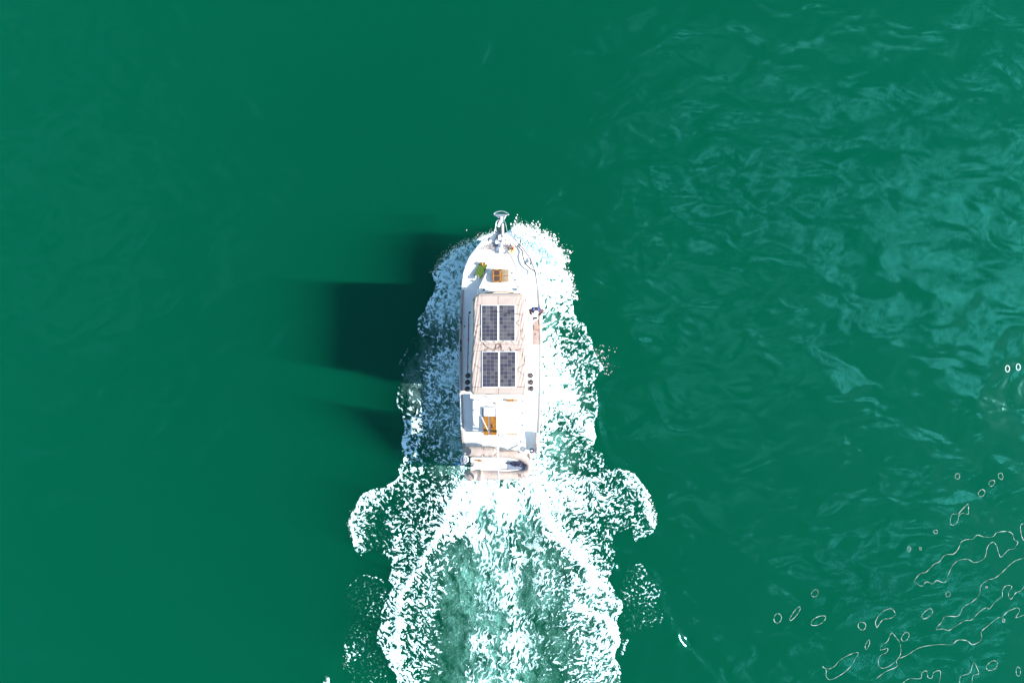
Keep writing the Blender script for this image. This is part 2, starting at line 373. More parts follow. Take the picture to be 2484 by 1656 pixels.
# control points of how much of the surface foam covers: x, y, radius, cover
CP = [(1090,620,28,.90),(1075,660,28,.86),(1085,700,28,.88),(1075,740,26,.80),(1100,780,26,.62),(1060,770,24,.72),(1035,800,22,.62),(1080,820,24,.55),(1010,845,22,.22),(990,880,22,.30),(1030,870,26,.50),(1060,900,26,.82),(1095,880,24,.92),(1100,930,24,.84),(1060,940,22,.72),(1000,930,24,.30),(985,960,24,.34),(1010,985,22,.50),(1040,985,20,.75),(1085,985,28,.58),(1030,1010,16,.95),(1010,1040,18,.85),(1060,1025,26,.55),(1100,1030,22,.80),(1000,1085,20,.80),(1040,1075,26,.50),(1090,1080,26,.50),(1020,1110,24,.60),(1070,1112,18,.78),(1105,1112,14,.75),(1000,1130,24,.48),(1050,1135,26,.42),(1100,1150,24,.58),(1060,1165,26,.42),(990,1160,24,.50),(985,1190,26,.48),(960,1180,14,.72),
 (1120,1180,24,.80),(1070,1200,28,.60),(1020,1210,28,.52),(960,1215,26,.44),(905,1205,18,.80),(870,1250,18,.82),(862,1300,14,.80),(875,1335,12,.62),(900,1260,20,.50),(930,1250,22,.40),(970,1260,26,.55),(1030,1260,28,.66),(1075,1250,24,.68),(925,1300,22,.22),(915,1330,18,.30),(960,1310,24,.46),(1000,1310,26,.55),(1030,1320,22,.50),(960,1360,22,.55),(985,1380,24,.72),(1010,1360,18,.62),(970,1410,22,.82),(955,1440,20,.66),(935,1500,20,.70),(950,1540,22,.80),(935,1590,18,.70),(955,1620,22,.80),(985,1656,30,.72),
 (1000,1440,30,.62),(1000,1490,30,.58),(1000,1550,32,.55),(1030,1600,32,.58),(1040,1430,26,.60),(1040,1480,30,.52),(1050,1540,30,.40),(1090,1600,30,.24),(1070,1650,28,.30),(1100,1500,32,.32),(1130,1450,32,.42),(1120,1400,30,.48),(1070,1370,24,.62),(1120,1330,28,.40),(1090,1290,18,.92),(1130,1250,22,.90),(1160,1200,24,.98),(1200,1200,26,.85),(1180,1240,26,.55),(1190,1270,26,.52),(1170,1310,26,.62),(1230,1240,24,.70),(1245,1290,22,.60),(1250,1340,22,.62),(1240,1400,22,.60),(1200,1370,26,.56),(1180,1420,28,.54),(1190,1480,26,.46),(1240,1460,24,.66),(1250,1520,24,.66),(1190,1560,28,.62),(1230,1600,30,.66),(1190,1650,30,.60),(1250,1660,24,.62),(1160,1620,24,.50),
 (1290,1200,22,.80),(1290,1250,22,.52),(1300,1300,22,.40),(1300,1350,22,.46),(1280,1400,22,.32),(1275,1450,20,.24),(1320,1420,26,.52),(1310,1480,26,.42),(1330,1520,26,.36),(1290,1540,20,.50),(1350,1470,24,.55),(1360,1420,24,.60),(1340,1370,24,.58),(1330,1560,26,.40),(1370,1560,26,.30),(1310,1610,28,.52),(1370,1620,24,.48),(1290,1656,24,.55),(1400,1650,24,.60),(1345,1640,20,.35),
 (1260,600,30,1.1),(1320,640,30,1.1),(1350,690,26,1.05),(1345,720,16,.95),(1370,740,12,.85),(1320,740,22,1.05),(1340,770,18,.58),(1365,775,18,.72),(1395,790,16,.58),(1350,800,18,.66),(1380,815,18,.60),(1410,830,20,.58),(1335,790,14,.60),(1330,830,22,.98),(1365,850,20,.80),(1400,860,22,.58),(1430,880,20,.56),(1330,880,26,1.1),(1370,900,20,.92),(1400,905,20,.66),(1430,905,18,.58),(1350,940,26,1.05),(1390,945,18,.85),(1415,950,16,.50),(1432,975,18,.46),(1425,1005,14,.42),(1440,1020,10,.40),(1330,980,26,1.1),(1380,975,20,1.0),(1410,1010,14,.98),(1430,1040,16,1.0),(1350,1000,16,.66),(1370,1025,18,.72),(1340,1035,16,.84),(1320,1050,16,.98),(1365,1060,18,.55),(1400,1060,20,.60),(1430,1070,14,.85),(1340,1090,18,.60),(1380,1100,20,.48),(1410,1100,20,.46),(1440,1110,16,.40),(1455,1120,10,.75),(1320,1110,18,.90),(1350,1130,18,.55),(1400,1140,20,.50),(1430,1145,20,.62),(1470,1160,20,.58),
 (1320,1160,26,.98),(1370,1170,24,1.0),(1410,1170,18,.85),(1430,1190,20,.62),(1350,1220,26,.95),(1400,1220,24,.88),(1460,1200,20,.74),(1500,1180,18,.42),(1530,1165,13,.85),(1560,1200,12,.85),(1577,1240,10,.85),(1585,1275,9,.80),(1500,1220,22,.60),(1530,1240,20,.50),(1480,1260,22,.48),(1540,1275,18,.48),(1440,1260,22,.58),(1390,1265,22,.60),(1350,1280,22,.92),(1330,1250,20,.85),(1380,1300,20,.96),(1430,1300,20,.68),(1460,1310,18,.62),(1410,1340,20,.98),(1450,1350,20,.60),(1470,1370,18,.56),(1430,1390,18,.98),(1460,1410,18,.90),(1400,1390,20,.62),(1470,1440,20,.72),(1440,1440,18,.85),(1400,1440,22,.70),(1490,1480,18,.62),(1450,1480,18,.72),(1410,1480,22,.72),(1470,1530,18,.90),(1440,1520,18,.64),(1400,1530,22,.68),(1490,1540,14,.90),(1460,1570,20,.80),(1420,1570,22,.66),(1450,1610,22,.70),(1490,1640,18,.66),(1400,1600,20,.50),(1470,1660,20,.66)]
num = np.zeros(GX.shape); den = np.full(GX.shape, 1e-6)
for (x, y, r, d) in CP:
    sx = slice(*np.searchsorted(PX[0], [x-4.2*r, x+4.2*r])); sy = slice(*np.searchsorted(PY[:, 0], [y-4.2*r, y+4.2*r]))
    g = np.exp(-((PX[sy, sx]-x)**2+(PY[sy, sx]-y)**2)/(2*(r*.72)**2)); num[sy, sx] += g*d; den[sy, sx] += g
cover = np.where(env, num/den-.06-.13*np.clip((PY-1180)/100.0, 0, 1)*np.exp(-((PX-1215)/150.0)**4), 0.0)
# crests: x,y polylines, half width (px), cover added
def crest(pl, wd, add, ox=WX, oy=WY):
    D = dist_line(pl, ox, oy); return add*np.exp(-(D/wd)**2)
for pl, wd, add in [
    ([(1052,668),(1058,690),(1045,722),(1030,752),(1011,790),(1010,809),(989,839),(969,878)], 2.2, .55),
    ([(969,878),(977,911)], 2, .3), ([(966,940),(959,982),(977,1003),(983,1033)], 2.6, .5), ([(983,1033),(980,1085)], 1.6, .3),
    ([(1001,1037),(987,1064),(981,1105),(966,1133),(973,1154),(944,1174),(947,1176),(925,1186)], 4, .35),
    ([(900,1188),(880,1202),(862,1236),(850,1267),(854,1298)], 5, .25), ([(854,1298),(866,1331)], 4, .2),
    ([(1135,1160),(1100,1225),(1078,1270),(1060,1300),(1030,1350),(1000,1400),(972,1445),(966,1500),(964,1560),(968,1590)], 9, .45),
    ([(930,1570),(960,1598),(985,1590)], 6, .35), ([(960,1600),(975,1656)], 7, .3),
    ([(1165,1175),(1150,1230),(1120,1290)], 12, .3), ([(1220,1185),(1235,1250),(1250,1330),(1262,1420)], 8, .22),
    ([(1165,1300),(1195,1270),(1235,1268)], 6, .22), ([(1215,1320),(1200,1380),(1235,1440),(1262,1530)], 7, .2),
    ([(1300,1170),(1330,1260),(1365,1310),(1410,1345),(1426,1380),(1440,1410)], 11, .45),
    ([(1440,1410),(1480,1430),(1500,1470)], 9, .22), ([(1395,1470),(1430,1485),(1470,1495),(1492,1530),(1496,1560),(1487,1600)], 8, .4),
    ([(1400,1470),(1390,1400)], 6, .25),
    ([(1385,700),(1391,738),(1396,765),(1416,786),(1436,826)], 3.0, .5), ([(1441,846),(1455,878),(1460,893)], 2.4, .5),
    ([(1452,900),(1450,918)], 2, .4), ([(1440,944),(1446,970),(1443,1004),(1436,1028)], 2.2, .45),
    ([(1360,955),(1400,975),(1420,1005),(1441,1042),(1443,1062)], 8, .3),
    ([(1482,1143),(1503,1137),(1530,1148),(1552,1165),(1568,1196),(1581,1230),(1589,1267)], 4.5, .3)]:
    cover = cover+np.where(env, crest(pl, wd, add), 0)
lobec = np.zeros(GX.shape)
for (x, y, r, d) in [(791,1650,20,.8),(887,1430,30,.16),(905,1470,30,.22),(930,1445,16,.30),(880,1540,24,.20),(860,1580,22,.34),(900,1590,30,.18),(860,1640,30,.10),(915,1640,26,.20),
                     (1560,1400,26,.34),(1575,1440,24,.42),(1530,1440,24,.30),(1540,1480,24,.16),(1575,1500,20,.30),(1520,1440,14,.30),(1550,1520,18,.18),(1515,1560,14,.30)]:
    lobec = np.maximum(lobec, d*np.exp(-((PX-x)**2+(PY-y)**2)/(2*r*r)))
for pl, wd, add in [([(848,1418),(866,1399),(890,1391),(915,1398),(932,1412)], 2.0, .5), ([(1525,1368),(1556,1366),(1578,1392)], 2, .45),
                    ([(1594,1430),(1605,1480),(1602,1508)], 2, .4), ([(840,1560),(848,1598)], 2.4, .5), ([(838,1600),(850,1618)], 2, .45), ([(1505,1590),(1520,1550)], 3, .5)]:
    lobec = lobec+crest(pl, wd, add)
cover = np.where(lobes, lobec, cover)
# lace pattern: warped noise, stretched along the way the water is thrown out
side = .5+.5*np.tanh((PX-1222)/22.0)
kin = np.exp(-((PX-1225)/105.0)**4)*np.clip((PY-1150)/60.0, 0, 1)     # straight wash behind the stern
X2 = GX+.2*fbm(GX*.9, GY*.9, 31, 2); Y2 = GY+.2*fbm(GX*.9+9, GY*.9, 39, 2)
for sc_, am_, sd_ in ((.8, .13, 301), (1.5, .075, 302), (2.6, .045, 303), (.9, .12, 304), (1.8, .065, 305), (3.6, .030, 306), (6.5, .014, 307)):
    e_ = .02; q0 = noise2(X2*sc_, Y2*sc_, sd_)                      # stir the pattern with curls, as eddies do
    dxn = (noise2((X2+e_)*sc_, Y2*sc_, sd_)-q0)/e_/sc_; dyn = (noise2(X2*sc_, (Y2+e_)*sc_, sd_)-q0)/e_/sc_
    X2, Y2 = X2+dyn*am_*.6, Y2-dxn*am_*.6
def lace(ang, seed, fa, fb, wg, wa):
    ca, sa = math.cos(ang), math.sin(ang); A = X2*ca+Y2*sa+40; B = -X2*sa+Y2*ca+40
    a_ = fbm(A*fa, B*fb, seed, 5, .72)*wa
    r_ = (1-np.abs(noise2(A*fa*1.3, B*fb*1.2, seed+21))*2.8)*wg+(1-np.abs(noise2(A*fa*2.5, B*fb*2.2, seed+23))*2.8)*wg*.9
    return a_+r_, A, B
pR, A, B = lace(.62, 51, 2.7, 5.2, .36, 1.5); pL, A2, B2 = lace(-.62, 151, 2.7, 5.2, .36, 1.5); pC, A3, B3 = lace(1.40, 251, 1.35, 3.5, .60, 1.0)
pat0 = (pL*(1-side)+pR*side)*(1-kin)+pC*kin
big = fbm(GX*.55, GY*.55, 91, 2)
pat = pat0+(.25+.45*kin)*big+.5*kin*fbm(GX*.9, GY*.45, 93, 2)
msk = env | lobes
vals = np.sort(pat[msk][::7]); rank = np.searchsorted(vals, pat)/len(vals)
# near the bow the foam is fine and woolly
fine = fbm(GX*7, GY*9, 61, 3, .6)
fine2 = fbm(X2*6.5, Y2*8.5, 161, 3, .6); rank = np.where(lobes, np.searchsorted(np.sort(fine2[lobes]), fine2)/lobes.sum(), rank)
v = rank-(1-np.clip(cover, 0, 1.4))+fine*(.20+.22*np.exp(-((PX-1060)/90)**2)*(PY < 1120))
wool = np.clip((1180-PX)/50.0, 0, 1)*np.clip((1140-PY)/60.0, 0, 1)*(.75+.25*np.exp(-((PY-690)/110.0)**2))
v = v-.10*wool*np.clip((PY-740)/60, 0, 1)
milk = np.zeros(GX.shape)
for (x, y, r, d) in [(1160,1205,40,.75),(1185,1260,50,.45),(1130,1400,50,.42),(1150,1450,46,.42),(1120,1500,50,.25),(1200,1330,60,.35),(1210,1420,60,.34),(1200,1540,70,.40),(1210,1640,80,.45),(1120,1600,50,.16),(1330,1380,45,.25),(1320,1450,50,.28),(1380,1480,50,.22),(1370,1560,40,.22),(1440,1600,50,.25),(1250,1200,70,.5),
                     (1100,640,45,.75),(1095,740,40,.7),(1100,900,44,.75),(1060,930,40,.35),(1100,1000,46,.45),(1110,1060,30,.6),(1100,1140,24,.4),(1345,950,40,.4),(1345,1085,26,.45),(1300,1130,50,.5),(1330,775,20,.3),(1440,1450,40,.3),(1330,600,40,.5)]:
    milk = np.maximum(milk, d*np.exp(-((PX-x)**2+(PY-y)**2)/(2*r*r)))
milk = milk*np.clip(.85+3.2*fbm(X2*2.3, Y2*.9, 81, 5, .65), 0, 1.6)
milk = np.where(env, milk, 0); milk *= np.clip(-(dist_line(ENV_L[:45], PX, PY)-999), 0, 1)
edge = np.minimum(dist_line(ENV_L, PX, PY), dist_line(ENV_R[:60], PX, PY)); milk *= np.clip(edge/9.0, 0, 1)
# no foam where the hull is
hb = np.interp(PY, [560,572,600,650,700,780,1000,1100,1104], [0,6,28,64,78,84,84,80,0])
hull = (np.abs(PX-1211) < hb-3) & (PY > 560) & (PY < 1104)
v = np.where(hull, -1, v); milk = np.where(hull, 0, milk)

v = v*(1-.58*kin)+.028*kin
v = np.where(env | lobes, v, -1)
# height: crests stand up, lace a few cm thick
hz = .05+.035*np.clip(v*3, 0, 1)+.02*fine
bow = np.exp(-((PY-640)/95.0)**2)*np.exp(-((np.abs(PX-1213)-100)/60.0)**2)
hz = hz+bow*(.14+.12*fbm(GX*2.2, GY*2.2, 15, 4)*2)*np.clip(edge/14.0, 0, 1)
hz = hz+.05*np.exp(-(dist_line([(1135,1160),(1060,1300),(972,1445),(966,1600)], PX, PY)/14)**2)+.05*np.exp(-(dist_line([(1300,1170),(1410,1345),(1500,1470)], PX, PY)/14)**2)
hz = hz+np.clip(1-cover, 0, 1)*0
keep = (v > -.19) | (milk > .03)
ny, nx = GX.shape
fk = keep[:-1, :-1] | keep[1:, :-1] | keep[:-1, 1:] | keep[1:, 1:]
idx = np.arange(ny*nx).reshape(ny, nx)
quads = np.stack([idx[1:, :-1][fk], idx[1:, 1:][fk], idx[:-1, 1:][fk], idx[:-1, :-1][fk]], 1)
used, inv = np.unique(quads, return_inverse=True); quads = inv.reshape(quads.shape)
hz = hz+wheight(GX, GY)
co = np.stack([GX.ravel()[used], GY.ravel()[used], hz.ravel()[used]], 1).astype(np.float32)
me = bpy.data.meshes.new('wake_foam'); me.vertices.add(len(co)); me.vertices.foreach_set('co', co.ravel())
me.loops.add(quads.size); me.loops.foreach_set('vertex_index', quads.ravel().astype(np.int32))
me.polygons.add(len(quads)); me.polygons.foreach_set('loop_start', np.arange(0, quads.size, 4, dtype=np.int32))
me.polygons.foreach_set('use_smooth', np.ones(len(quads), bool)); me.update(calc_edges=True)
for nm, arr in (('foam', v), ('milk', milk), ('wool', wool)):
    a = me.attributes.new(nm, 'FLOAT', 'POINT'); a.data.foreach_set('value', arr.ravel()[used].astype(np.float32))
fm = bpy.data.materials.new('sea_foam'); fm.use_nodes = True; n = fm.node_tree; n.nodes.clear()
out = n.nodes.new('ShaderNodeOutputMaterial'); df = n.nodes.new('ShaderNodeBsdfDiffuse'); tl = n.nodes.new('ShaderNodeBsdfTranslucent'); tr = n.nodes.new('ShaderNodeBsdfTransparent')
geo = n.nodes.new('ShaderNodeNewGeometry')
dfm = n.nodes.new('ShaderNodeMix'); dfm.data_type = 'RGBA'; tl.inputs['Color'].default_value = (.6, .8, .78, 1)
def att(nm):
    a = n.nodes.new('ShaderNodeAttribute'); a.attribute_name = nm; return a.outputs['Fac']
fz = nz(20, 3, .7); fz2 = nz(5, 3, .6, .4)
vv = mth('ADD', att('foam'), mth('MULTIPLY', mth('SUBTRACT', fz, .5), .42))
mr = n.nodes.new('ShaderNodeMapRange'); mr.interpolation_type = 'SMOOTHSTEP'; mr.inputs['From Min'].default_value = -.05; mr.inputs['From Max'].default_value = .22
n.links.new(vv, mr.inputs['Value'])
rd = mth('POWER', mth('SUBTRACT', 1.0, mth('ABSOLUTE', mth('SUBTRACT', mth('MULTIPLY', nz(4.6, 3, .65, 1.0), 2.0), 1.0))), 7.0)
rd2 = mth('POWER', mth('SUBTRACT', 1.0, mth('ABSOLUTE', mth('SUBTRACT', mth('MULTIPLY', nz(9.0, 2, .6, .8, stretch=(1, .6, 1)), 2.0), 1.0))), 7.0)
mk = mth('MULTIPLY', att('milk'), mth('ADD', mth('MULTIPLY', mth('ADD', rd, rd2), 1.0), mth('MULTIPLY', fz2, .28)))
fib = mth("MINIMUM", mth("ADD", .28, mth('MULTIPLY', mth('ADD', rd, rd2), 1.25)), 1.0)
halo = mth('MULTIPLY', mth('EXPONENT', mth('MULTIPLY', mth('MINIMUM', att('foam'), 0), 14.0)), mth('MULTIPLY', fz2, .16))
a0 = mth('MULTIPLY', mth('POWER', mr.outputs['Result'], 3.0), mth('SUBTRACT', 1.0, mth('MULTIPLY', att('wool'), mth('SUBTRACT', 1.0, fib))))
dfm.inputs['A'].default_value = (.15, .40, .34, 1); dfm.inputs['B'].default_value = (.60, .86, .94, 1)   # bubbles under the surface look green, foam on top is white
n.links.new(mth('MAXIMUM', mth('MULTIPLY', a0, 1.2), mth('MULTIPLY', att('wool'), .6)), dfm.inputs['Factor']); n.links.new(dfm.outputs['Result'], df.inputs['Color'])
dfm.clamp_factor = True
al = mth('MINIMUM', mth('MAXIMUM', mth('MAXIMUM', a0, mth('MAXIMUM', mk, halo)), 0.0), 1.0)
m1 = n.nodes.new('ShaderNodeMixShader'); m1.inputs[0].default_value = .12
n.links.new(df.outputs[0], m1.inputs[1]); n.links.new(tl.outputs[0], m1.inputs[2])
m2 = n.nodes.new('ShaderNodeMixShader'); n.links.new(al, m2.inputs[0]); n.links.new(tr.outputs[0], m2.inputs[1]); n.links.new(m1.outputs[0], m2.inputs[2])
bu = n.nodes.new('ShaderNodeBump'); bu.inputs['Distance'].default_value = .08; bu.inputs['Strength'].default_value = .9
n.links.new(mth('ADD', mth('MULTIPLY', fz2, 1.0), mth('MULTIPLY', fz, .3)), bu.inputs['Height']); n.links.new(bu.outputs[0], df.inputs['Normal'])
n.links.new(m2.outputs[0], out.inputs['Surface'])
me.materials.append(fm)
o = bpy.data.objects.new('wake_foam', me); COL.objects.link(o)
tag(o, 'white lace of foam thrown out by the hull and churned up behind the stern', 'foam', kind='stuff')
# droplets of spray flung off the bow wave
rs = np.random.RandomState(3); bm = MB()
octa = [(1, 0, 0), (-1, 0, 0), (0, 1, 0), (0, -1, 0), (0, 0, 1), (0, 0, -1)]; of = [(0, 2, 4), (2, 1, 4), (1, 3, 4), (3, 0, 4), (2, 0, 5), (1, 2, 5), (3, 1, 5), (0, 3, 5)]
def spray(pl, count, spread, outw, zmax, smax=.03):
    L = [Vector(p) for p in pl]
    for _ in range(count):
        i = rs.randint(len(L)-1); t = rs.rand(); p = L[i].lerp(L[i+1], t); d = abs(rs.randn())*spread
        nrm = Vector((L[i+1].y-L[i].y, -(L[i+1].x-L[i].x))).normalized()*outw
        q = p+nrm*d; z = rs.rand()*zmax*math.exp(-d/spread*.3)+.03; s = .006+smax*rs.rand()**4
        c = P(q.x+rs.randn()*2, q.y+rs.randn()*2, z)
        # flung droplets are drawn out along their flight
        e = nrm*s*(rs.rand()*1.6)
        bm.add([(c.x+a*s+(e.x*a if abs(a) else 0), c.y+b*s-(e.y*b if abs(b) else 0), c.z+g_*s) for a, b, g_ in octa], of)
spray([(1240,560),(1274,568),(1305,575),(1340,606),(1360,643)], 2600, 12, 1, .9)
spray([(1360,643),(1383,681),(1388,729)], 260, 6, 1, .5)
spray([(1240,566),(1290,585),(1340,612),(1360,650)], 1300, 7, 1, .8)
spray([(1215,566),(1170,580),(1120,598),(1076,626),(1054,666)], 900, 6, -1, .6, .02)
spray([(1441,846),(1460,880),(1455,905)], 90, 16, 1, .3, .02)
spray([(860,1234),(847,1267),(853,1300)], 120, 2, -1, .1, .025); spray([(1560,1180),(1583,1228),(1591,1267)], 120, 2, 1, .1, .025)
spray([(846,1590),(838,1620)], 30, 6, -1, .1); spray([(792,1640),(780,1680)], 60, 5, 1, .2)
o = bm.build('spray', mat('spray_white', (.85, .87, .87), .3), smooth=False); tag(o, 'fine white droplets flung off the bow wave', 'spray', kind='stuff')
# sun glints on the calm water to starboard, built as thin pale ribbons
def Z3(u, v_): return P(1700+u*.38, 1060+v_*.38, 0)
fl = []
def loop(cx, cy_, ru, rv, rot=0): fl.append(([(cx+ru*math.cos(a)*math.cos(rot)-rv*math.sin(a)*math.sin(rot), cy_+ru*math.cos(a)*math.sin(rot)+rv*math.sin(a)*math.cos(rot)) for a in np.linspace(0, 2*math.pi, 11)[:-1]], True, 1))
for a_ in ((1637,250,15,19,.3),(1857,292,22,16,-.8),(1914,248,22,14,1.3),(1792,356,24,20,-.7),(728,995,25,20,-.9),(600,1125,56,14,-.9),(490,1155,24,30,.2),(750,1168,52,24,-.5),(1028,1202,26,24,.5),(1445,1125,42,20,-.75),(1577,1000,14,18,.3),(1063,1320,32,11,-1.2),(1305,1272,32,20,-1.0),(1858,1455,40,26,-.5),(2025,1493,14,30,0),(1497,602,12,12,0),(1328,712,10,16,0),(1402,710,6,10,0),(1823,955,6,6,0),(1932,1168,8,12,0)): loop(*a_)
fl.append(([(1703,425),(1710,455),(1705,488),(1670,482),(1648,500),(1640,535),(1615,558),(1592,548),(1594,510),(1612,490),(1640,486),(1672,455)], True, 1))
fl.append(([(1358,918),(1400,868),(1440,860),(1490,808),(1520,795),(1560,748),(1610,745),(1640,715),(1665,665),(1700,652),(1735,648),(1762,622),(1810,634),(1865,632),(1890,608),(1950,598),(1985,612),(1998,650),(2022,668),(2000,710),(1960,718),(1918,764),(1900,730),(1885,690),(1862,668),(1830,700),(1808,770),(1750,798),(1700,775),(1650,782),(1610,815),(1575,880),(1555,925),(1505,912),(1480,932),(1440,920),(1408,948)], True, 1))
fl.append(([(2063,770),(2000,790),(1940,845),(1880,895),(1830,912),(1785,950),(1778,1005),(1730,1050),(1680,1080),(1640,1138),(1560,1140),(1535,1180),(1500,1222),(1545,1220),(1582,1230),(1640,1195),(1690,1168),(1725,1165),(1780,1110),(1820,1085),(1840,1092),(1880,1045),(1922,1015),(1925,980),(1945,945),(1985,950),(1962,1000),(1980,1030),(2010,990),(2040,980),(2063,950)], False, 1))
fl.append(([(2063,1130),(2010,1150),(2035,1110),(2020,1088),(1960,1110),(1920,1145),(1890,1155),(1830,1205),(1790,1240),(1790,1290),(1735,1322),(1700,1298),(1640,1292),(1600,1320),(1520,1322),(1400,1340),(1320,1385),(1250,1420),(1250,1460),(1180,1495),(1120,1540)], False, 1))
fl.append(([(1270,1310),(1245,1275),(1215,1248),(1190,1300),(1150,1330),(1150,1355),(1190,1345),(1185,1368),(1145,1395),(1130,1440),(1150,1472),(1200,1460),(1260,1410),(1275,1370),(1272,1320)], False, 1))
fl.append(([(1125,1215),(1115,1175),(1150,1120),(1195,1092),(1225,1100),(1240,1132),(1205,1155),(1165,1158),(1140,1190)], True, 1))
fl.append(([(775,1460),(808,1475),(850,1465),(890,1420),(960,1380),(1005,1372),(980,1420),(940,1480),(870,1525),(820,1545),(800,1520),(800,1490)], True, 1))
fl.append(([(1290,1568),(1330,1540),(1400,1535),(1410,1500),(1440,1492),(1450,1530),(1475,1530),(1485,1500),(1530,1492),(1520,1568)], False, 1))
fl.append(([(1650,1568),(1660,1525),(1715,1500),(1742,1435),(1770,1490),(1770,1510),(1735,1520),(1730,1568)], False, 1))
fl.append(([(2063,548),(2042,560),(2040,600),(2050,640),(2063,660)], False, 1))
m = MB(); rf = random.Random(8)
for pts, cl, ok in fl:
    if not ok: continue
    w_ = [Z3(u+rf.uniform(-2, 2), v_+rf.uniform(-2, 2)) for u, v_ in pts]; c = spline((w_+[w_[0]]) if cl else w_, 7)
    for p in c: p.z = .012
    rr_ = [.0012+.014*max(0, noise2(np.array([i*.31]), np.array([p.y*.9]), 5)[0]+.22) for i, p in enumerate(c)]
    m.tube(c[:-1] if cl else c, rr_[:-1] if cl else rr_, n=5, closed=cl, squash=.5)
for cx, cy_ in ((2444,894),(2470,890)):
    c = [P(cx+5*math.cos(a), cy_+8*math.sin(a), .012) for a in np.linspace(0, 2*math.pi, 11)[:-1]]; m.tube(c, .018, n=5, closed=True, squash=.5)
fo = m.build('sun_glint_line', mat('pale_glint', (.42, .60, .56), .5)); fo['kind'] = 'stuff'; fo['label'] = 'thin pale ribbons drawing sun glints on calm water at the lower right'
#@@END

#@@BOAT
# ------------------------------------------------------------------ the motor yacht
XC = -0.55
boat = empty('motor_yacht', (XC, 0, 0), 'white displacement motor yacht with a beige flybridge canopy, seen from above under way', 'boat')
ST_ = [(560,1.5,2.25),(564,12,2.22),(570,25,2.16),(580,39,2.05),(588,46,2.0),(606,62,1.9),(625,75,1.80),(647,84.5,1.70),(667,90,1.62),(690,93,1.54),(705,94.5,1.5),(740,97,1.44),(776,98,1.40),(816,99.5,1.37),(853,99.5,1.36),(930,99,1.36),(1000,97,1.38),(1050,94.5,1.42),(1085,91,1.46),(1101,88,1.48)]
stn = []
for (y, hb_, z) in ST_: k = (H-z)/F; stn.append(((828-y)*k, hb_*k, z))
def sheer(Y):
    ys = [s_[0] for s_ in stn][::-1]; return float(np.interp(Y, ys, [s_[1] for s_ in stn][::-1])), float(np.interp(Y, ys, [s_[2] for s_ in stn][::-1]))
rows = []
for i, (Y, b_, z) in enumerate(stn):
    fl = max(0, (Y-1.0)/4.2); wl = b_*(1-.38*fl); Yw = Y-.55*fl*fl*fl
    row = []
    for s_ in (-1, 1):
        pts = [(b_, Y, z), (b_*(1-.05*fl)-.01, Y-.05*fl, z*.66), (wl+.02, Yw+.12*fl, .28), (wl, Yw, .16), (wl*.96, Yw, -.05), (wl*.7, Yw-.1*fl, -.45), (0, Yw-.15*fl, -.7)]
        pts = [Vector((XC+s_*p[0], p[1], p[2])) for p in pts]
        row += pts if s_ < 0 else pts[::-1][1:]
    rows.append(row)
m = MB().grid(rows); n_ = len(rows[0]); m.f.append(tuple((len(rows)-1)*n_+k for k in range(n_))); m.mi.append(0)
for i, f in enumerate(m.f[:-1]):
    k = i % (n_-1)
    if k in (3, 4, 5) or (n_-2-k) in (3, 4, 5): m.mi[i] = 1
m.build('hull', [M['gel'], M['boot']], boat, ang=50)
# deck with low toe rail
dk = []
for (Y, b_, z) in stn:
    bb = max(b_-.035, .005); zd = z-.05
    dk.append([Vector((XC+bb*t, Y-.03, zd+.03*(1-t*t))) for t in (-1, -.6, -.2, .2, .6, 1)])
MB().grid(dk).build('deck', M['deck'], boat)
def rail_loft(y0, y1, sgn, mname, wdt, dz, hgt_, nm, lbl=None):
    rr = []
    Ys = [s_[0] for s_ in stn]; n2 = 40
    for i in range(n2+1):
        Y = y0+(y1-y0)*i/n2; b_, z = sheer(Y); o_ = b_+.02; i_ = max(b_-wdt, 0.0)
        rr.append([Vector((XC+sgn*a, Y, zz)) for a, zz in ((o_, z+dz-.03), (o_, z+dz+hgt_-.01), (o_-.015, z+dz+hgt_), (i_+.015, z+dz+hgt_), (i_, z+dz+hgt_-.01), (i_, z+dz-.10))])
    o = MB().grid(rr, close=True)
    o = o.build(nm, M[mname], boat)
    if lbl: o['label'] = lbl
    return o
rail_loft(5.05, 2.45, -1, 'gel', .10, 0, .05, 'toe_rail'); rail_loft(5.05, 2.45, 1, 'gel', .06, 0, .015, 'toe_rail')
rail_loft(2.44, -5.30, -1, 'caprail', .13, 0, .04, 'cap_rail'); rail_loft(2.44, -5.30, 1, 'canvas', .07, 0, .015, 'toe_rail')
# outer rubbing strake, white, port quarter
rail_loft(-2.45, -4.2, -1, 'gel', .05, .045, .02, 'rub_strake')
# bulwark section added on the starboard quarter to shade the after deck
MB().box((P(1303,1071,1.5).x, P(1303,1071,1.5).y, 1.56), (.05, .90, .44), bev=.02).build('shade_bulwark', M['gel'], boat)
MB().box(tuple(P(1299.5,803,1.345)), (.30, 1.28, .02), bev=.008).build('side_deck_strip', M['deckpink'], boat)  # pinkish strip set on the starboard side deck
# trunk cabin on the foredeck (trapezium), with handrails
def qpoly(pts, z, q): return [q(u, v_, z) for u, v_ in pts]
tp = [(800,1092),(872,1040),(1150,1040),(1228,1085),(1345,1460),(620,1460)]
zt = 2.02
lo = [Q1(u, v_, zt) for u, v_ in tp]; c_ = sum(lo, Vector())/6
def ztr(v_): return zt-.33*(1-max(0, min(1, (v_-1040)/420.0)))
ring = []
for zz, sc_ in ((1.5, 1.03), (1.85, 1.01), (1.98, .995), (zt, .96)):
    r_ = []
    for i in range(6):
        a = lo[i]; b = lo[(i+1) % 6]
        for t in (0.06, .5, .94): p = a.lerp(b, t); vv_ = (828-p.y*F/(H-zt)-490)/.15306; r_.append(Vector((c_.x+(p.x-c_.x)*sc_, c_.y+(p.y-c_.y)*sc_, zz-(zt-ztr(vv_))*max(0, zz-1.5)/.52)))
    ring.append(r_)
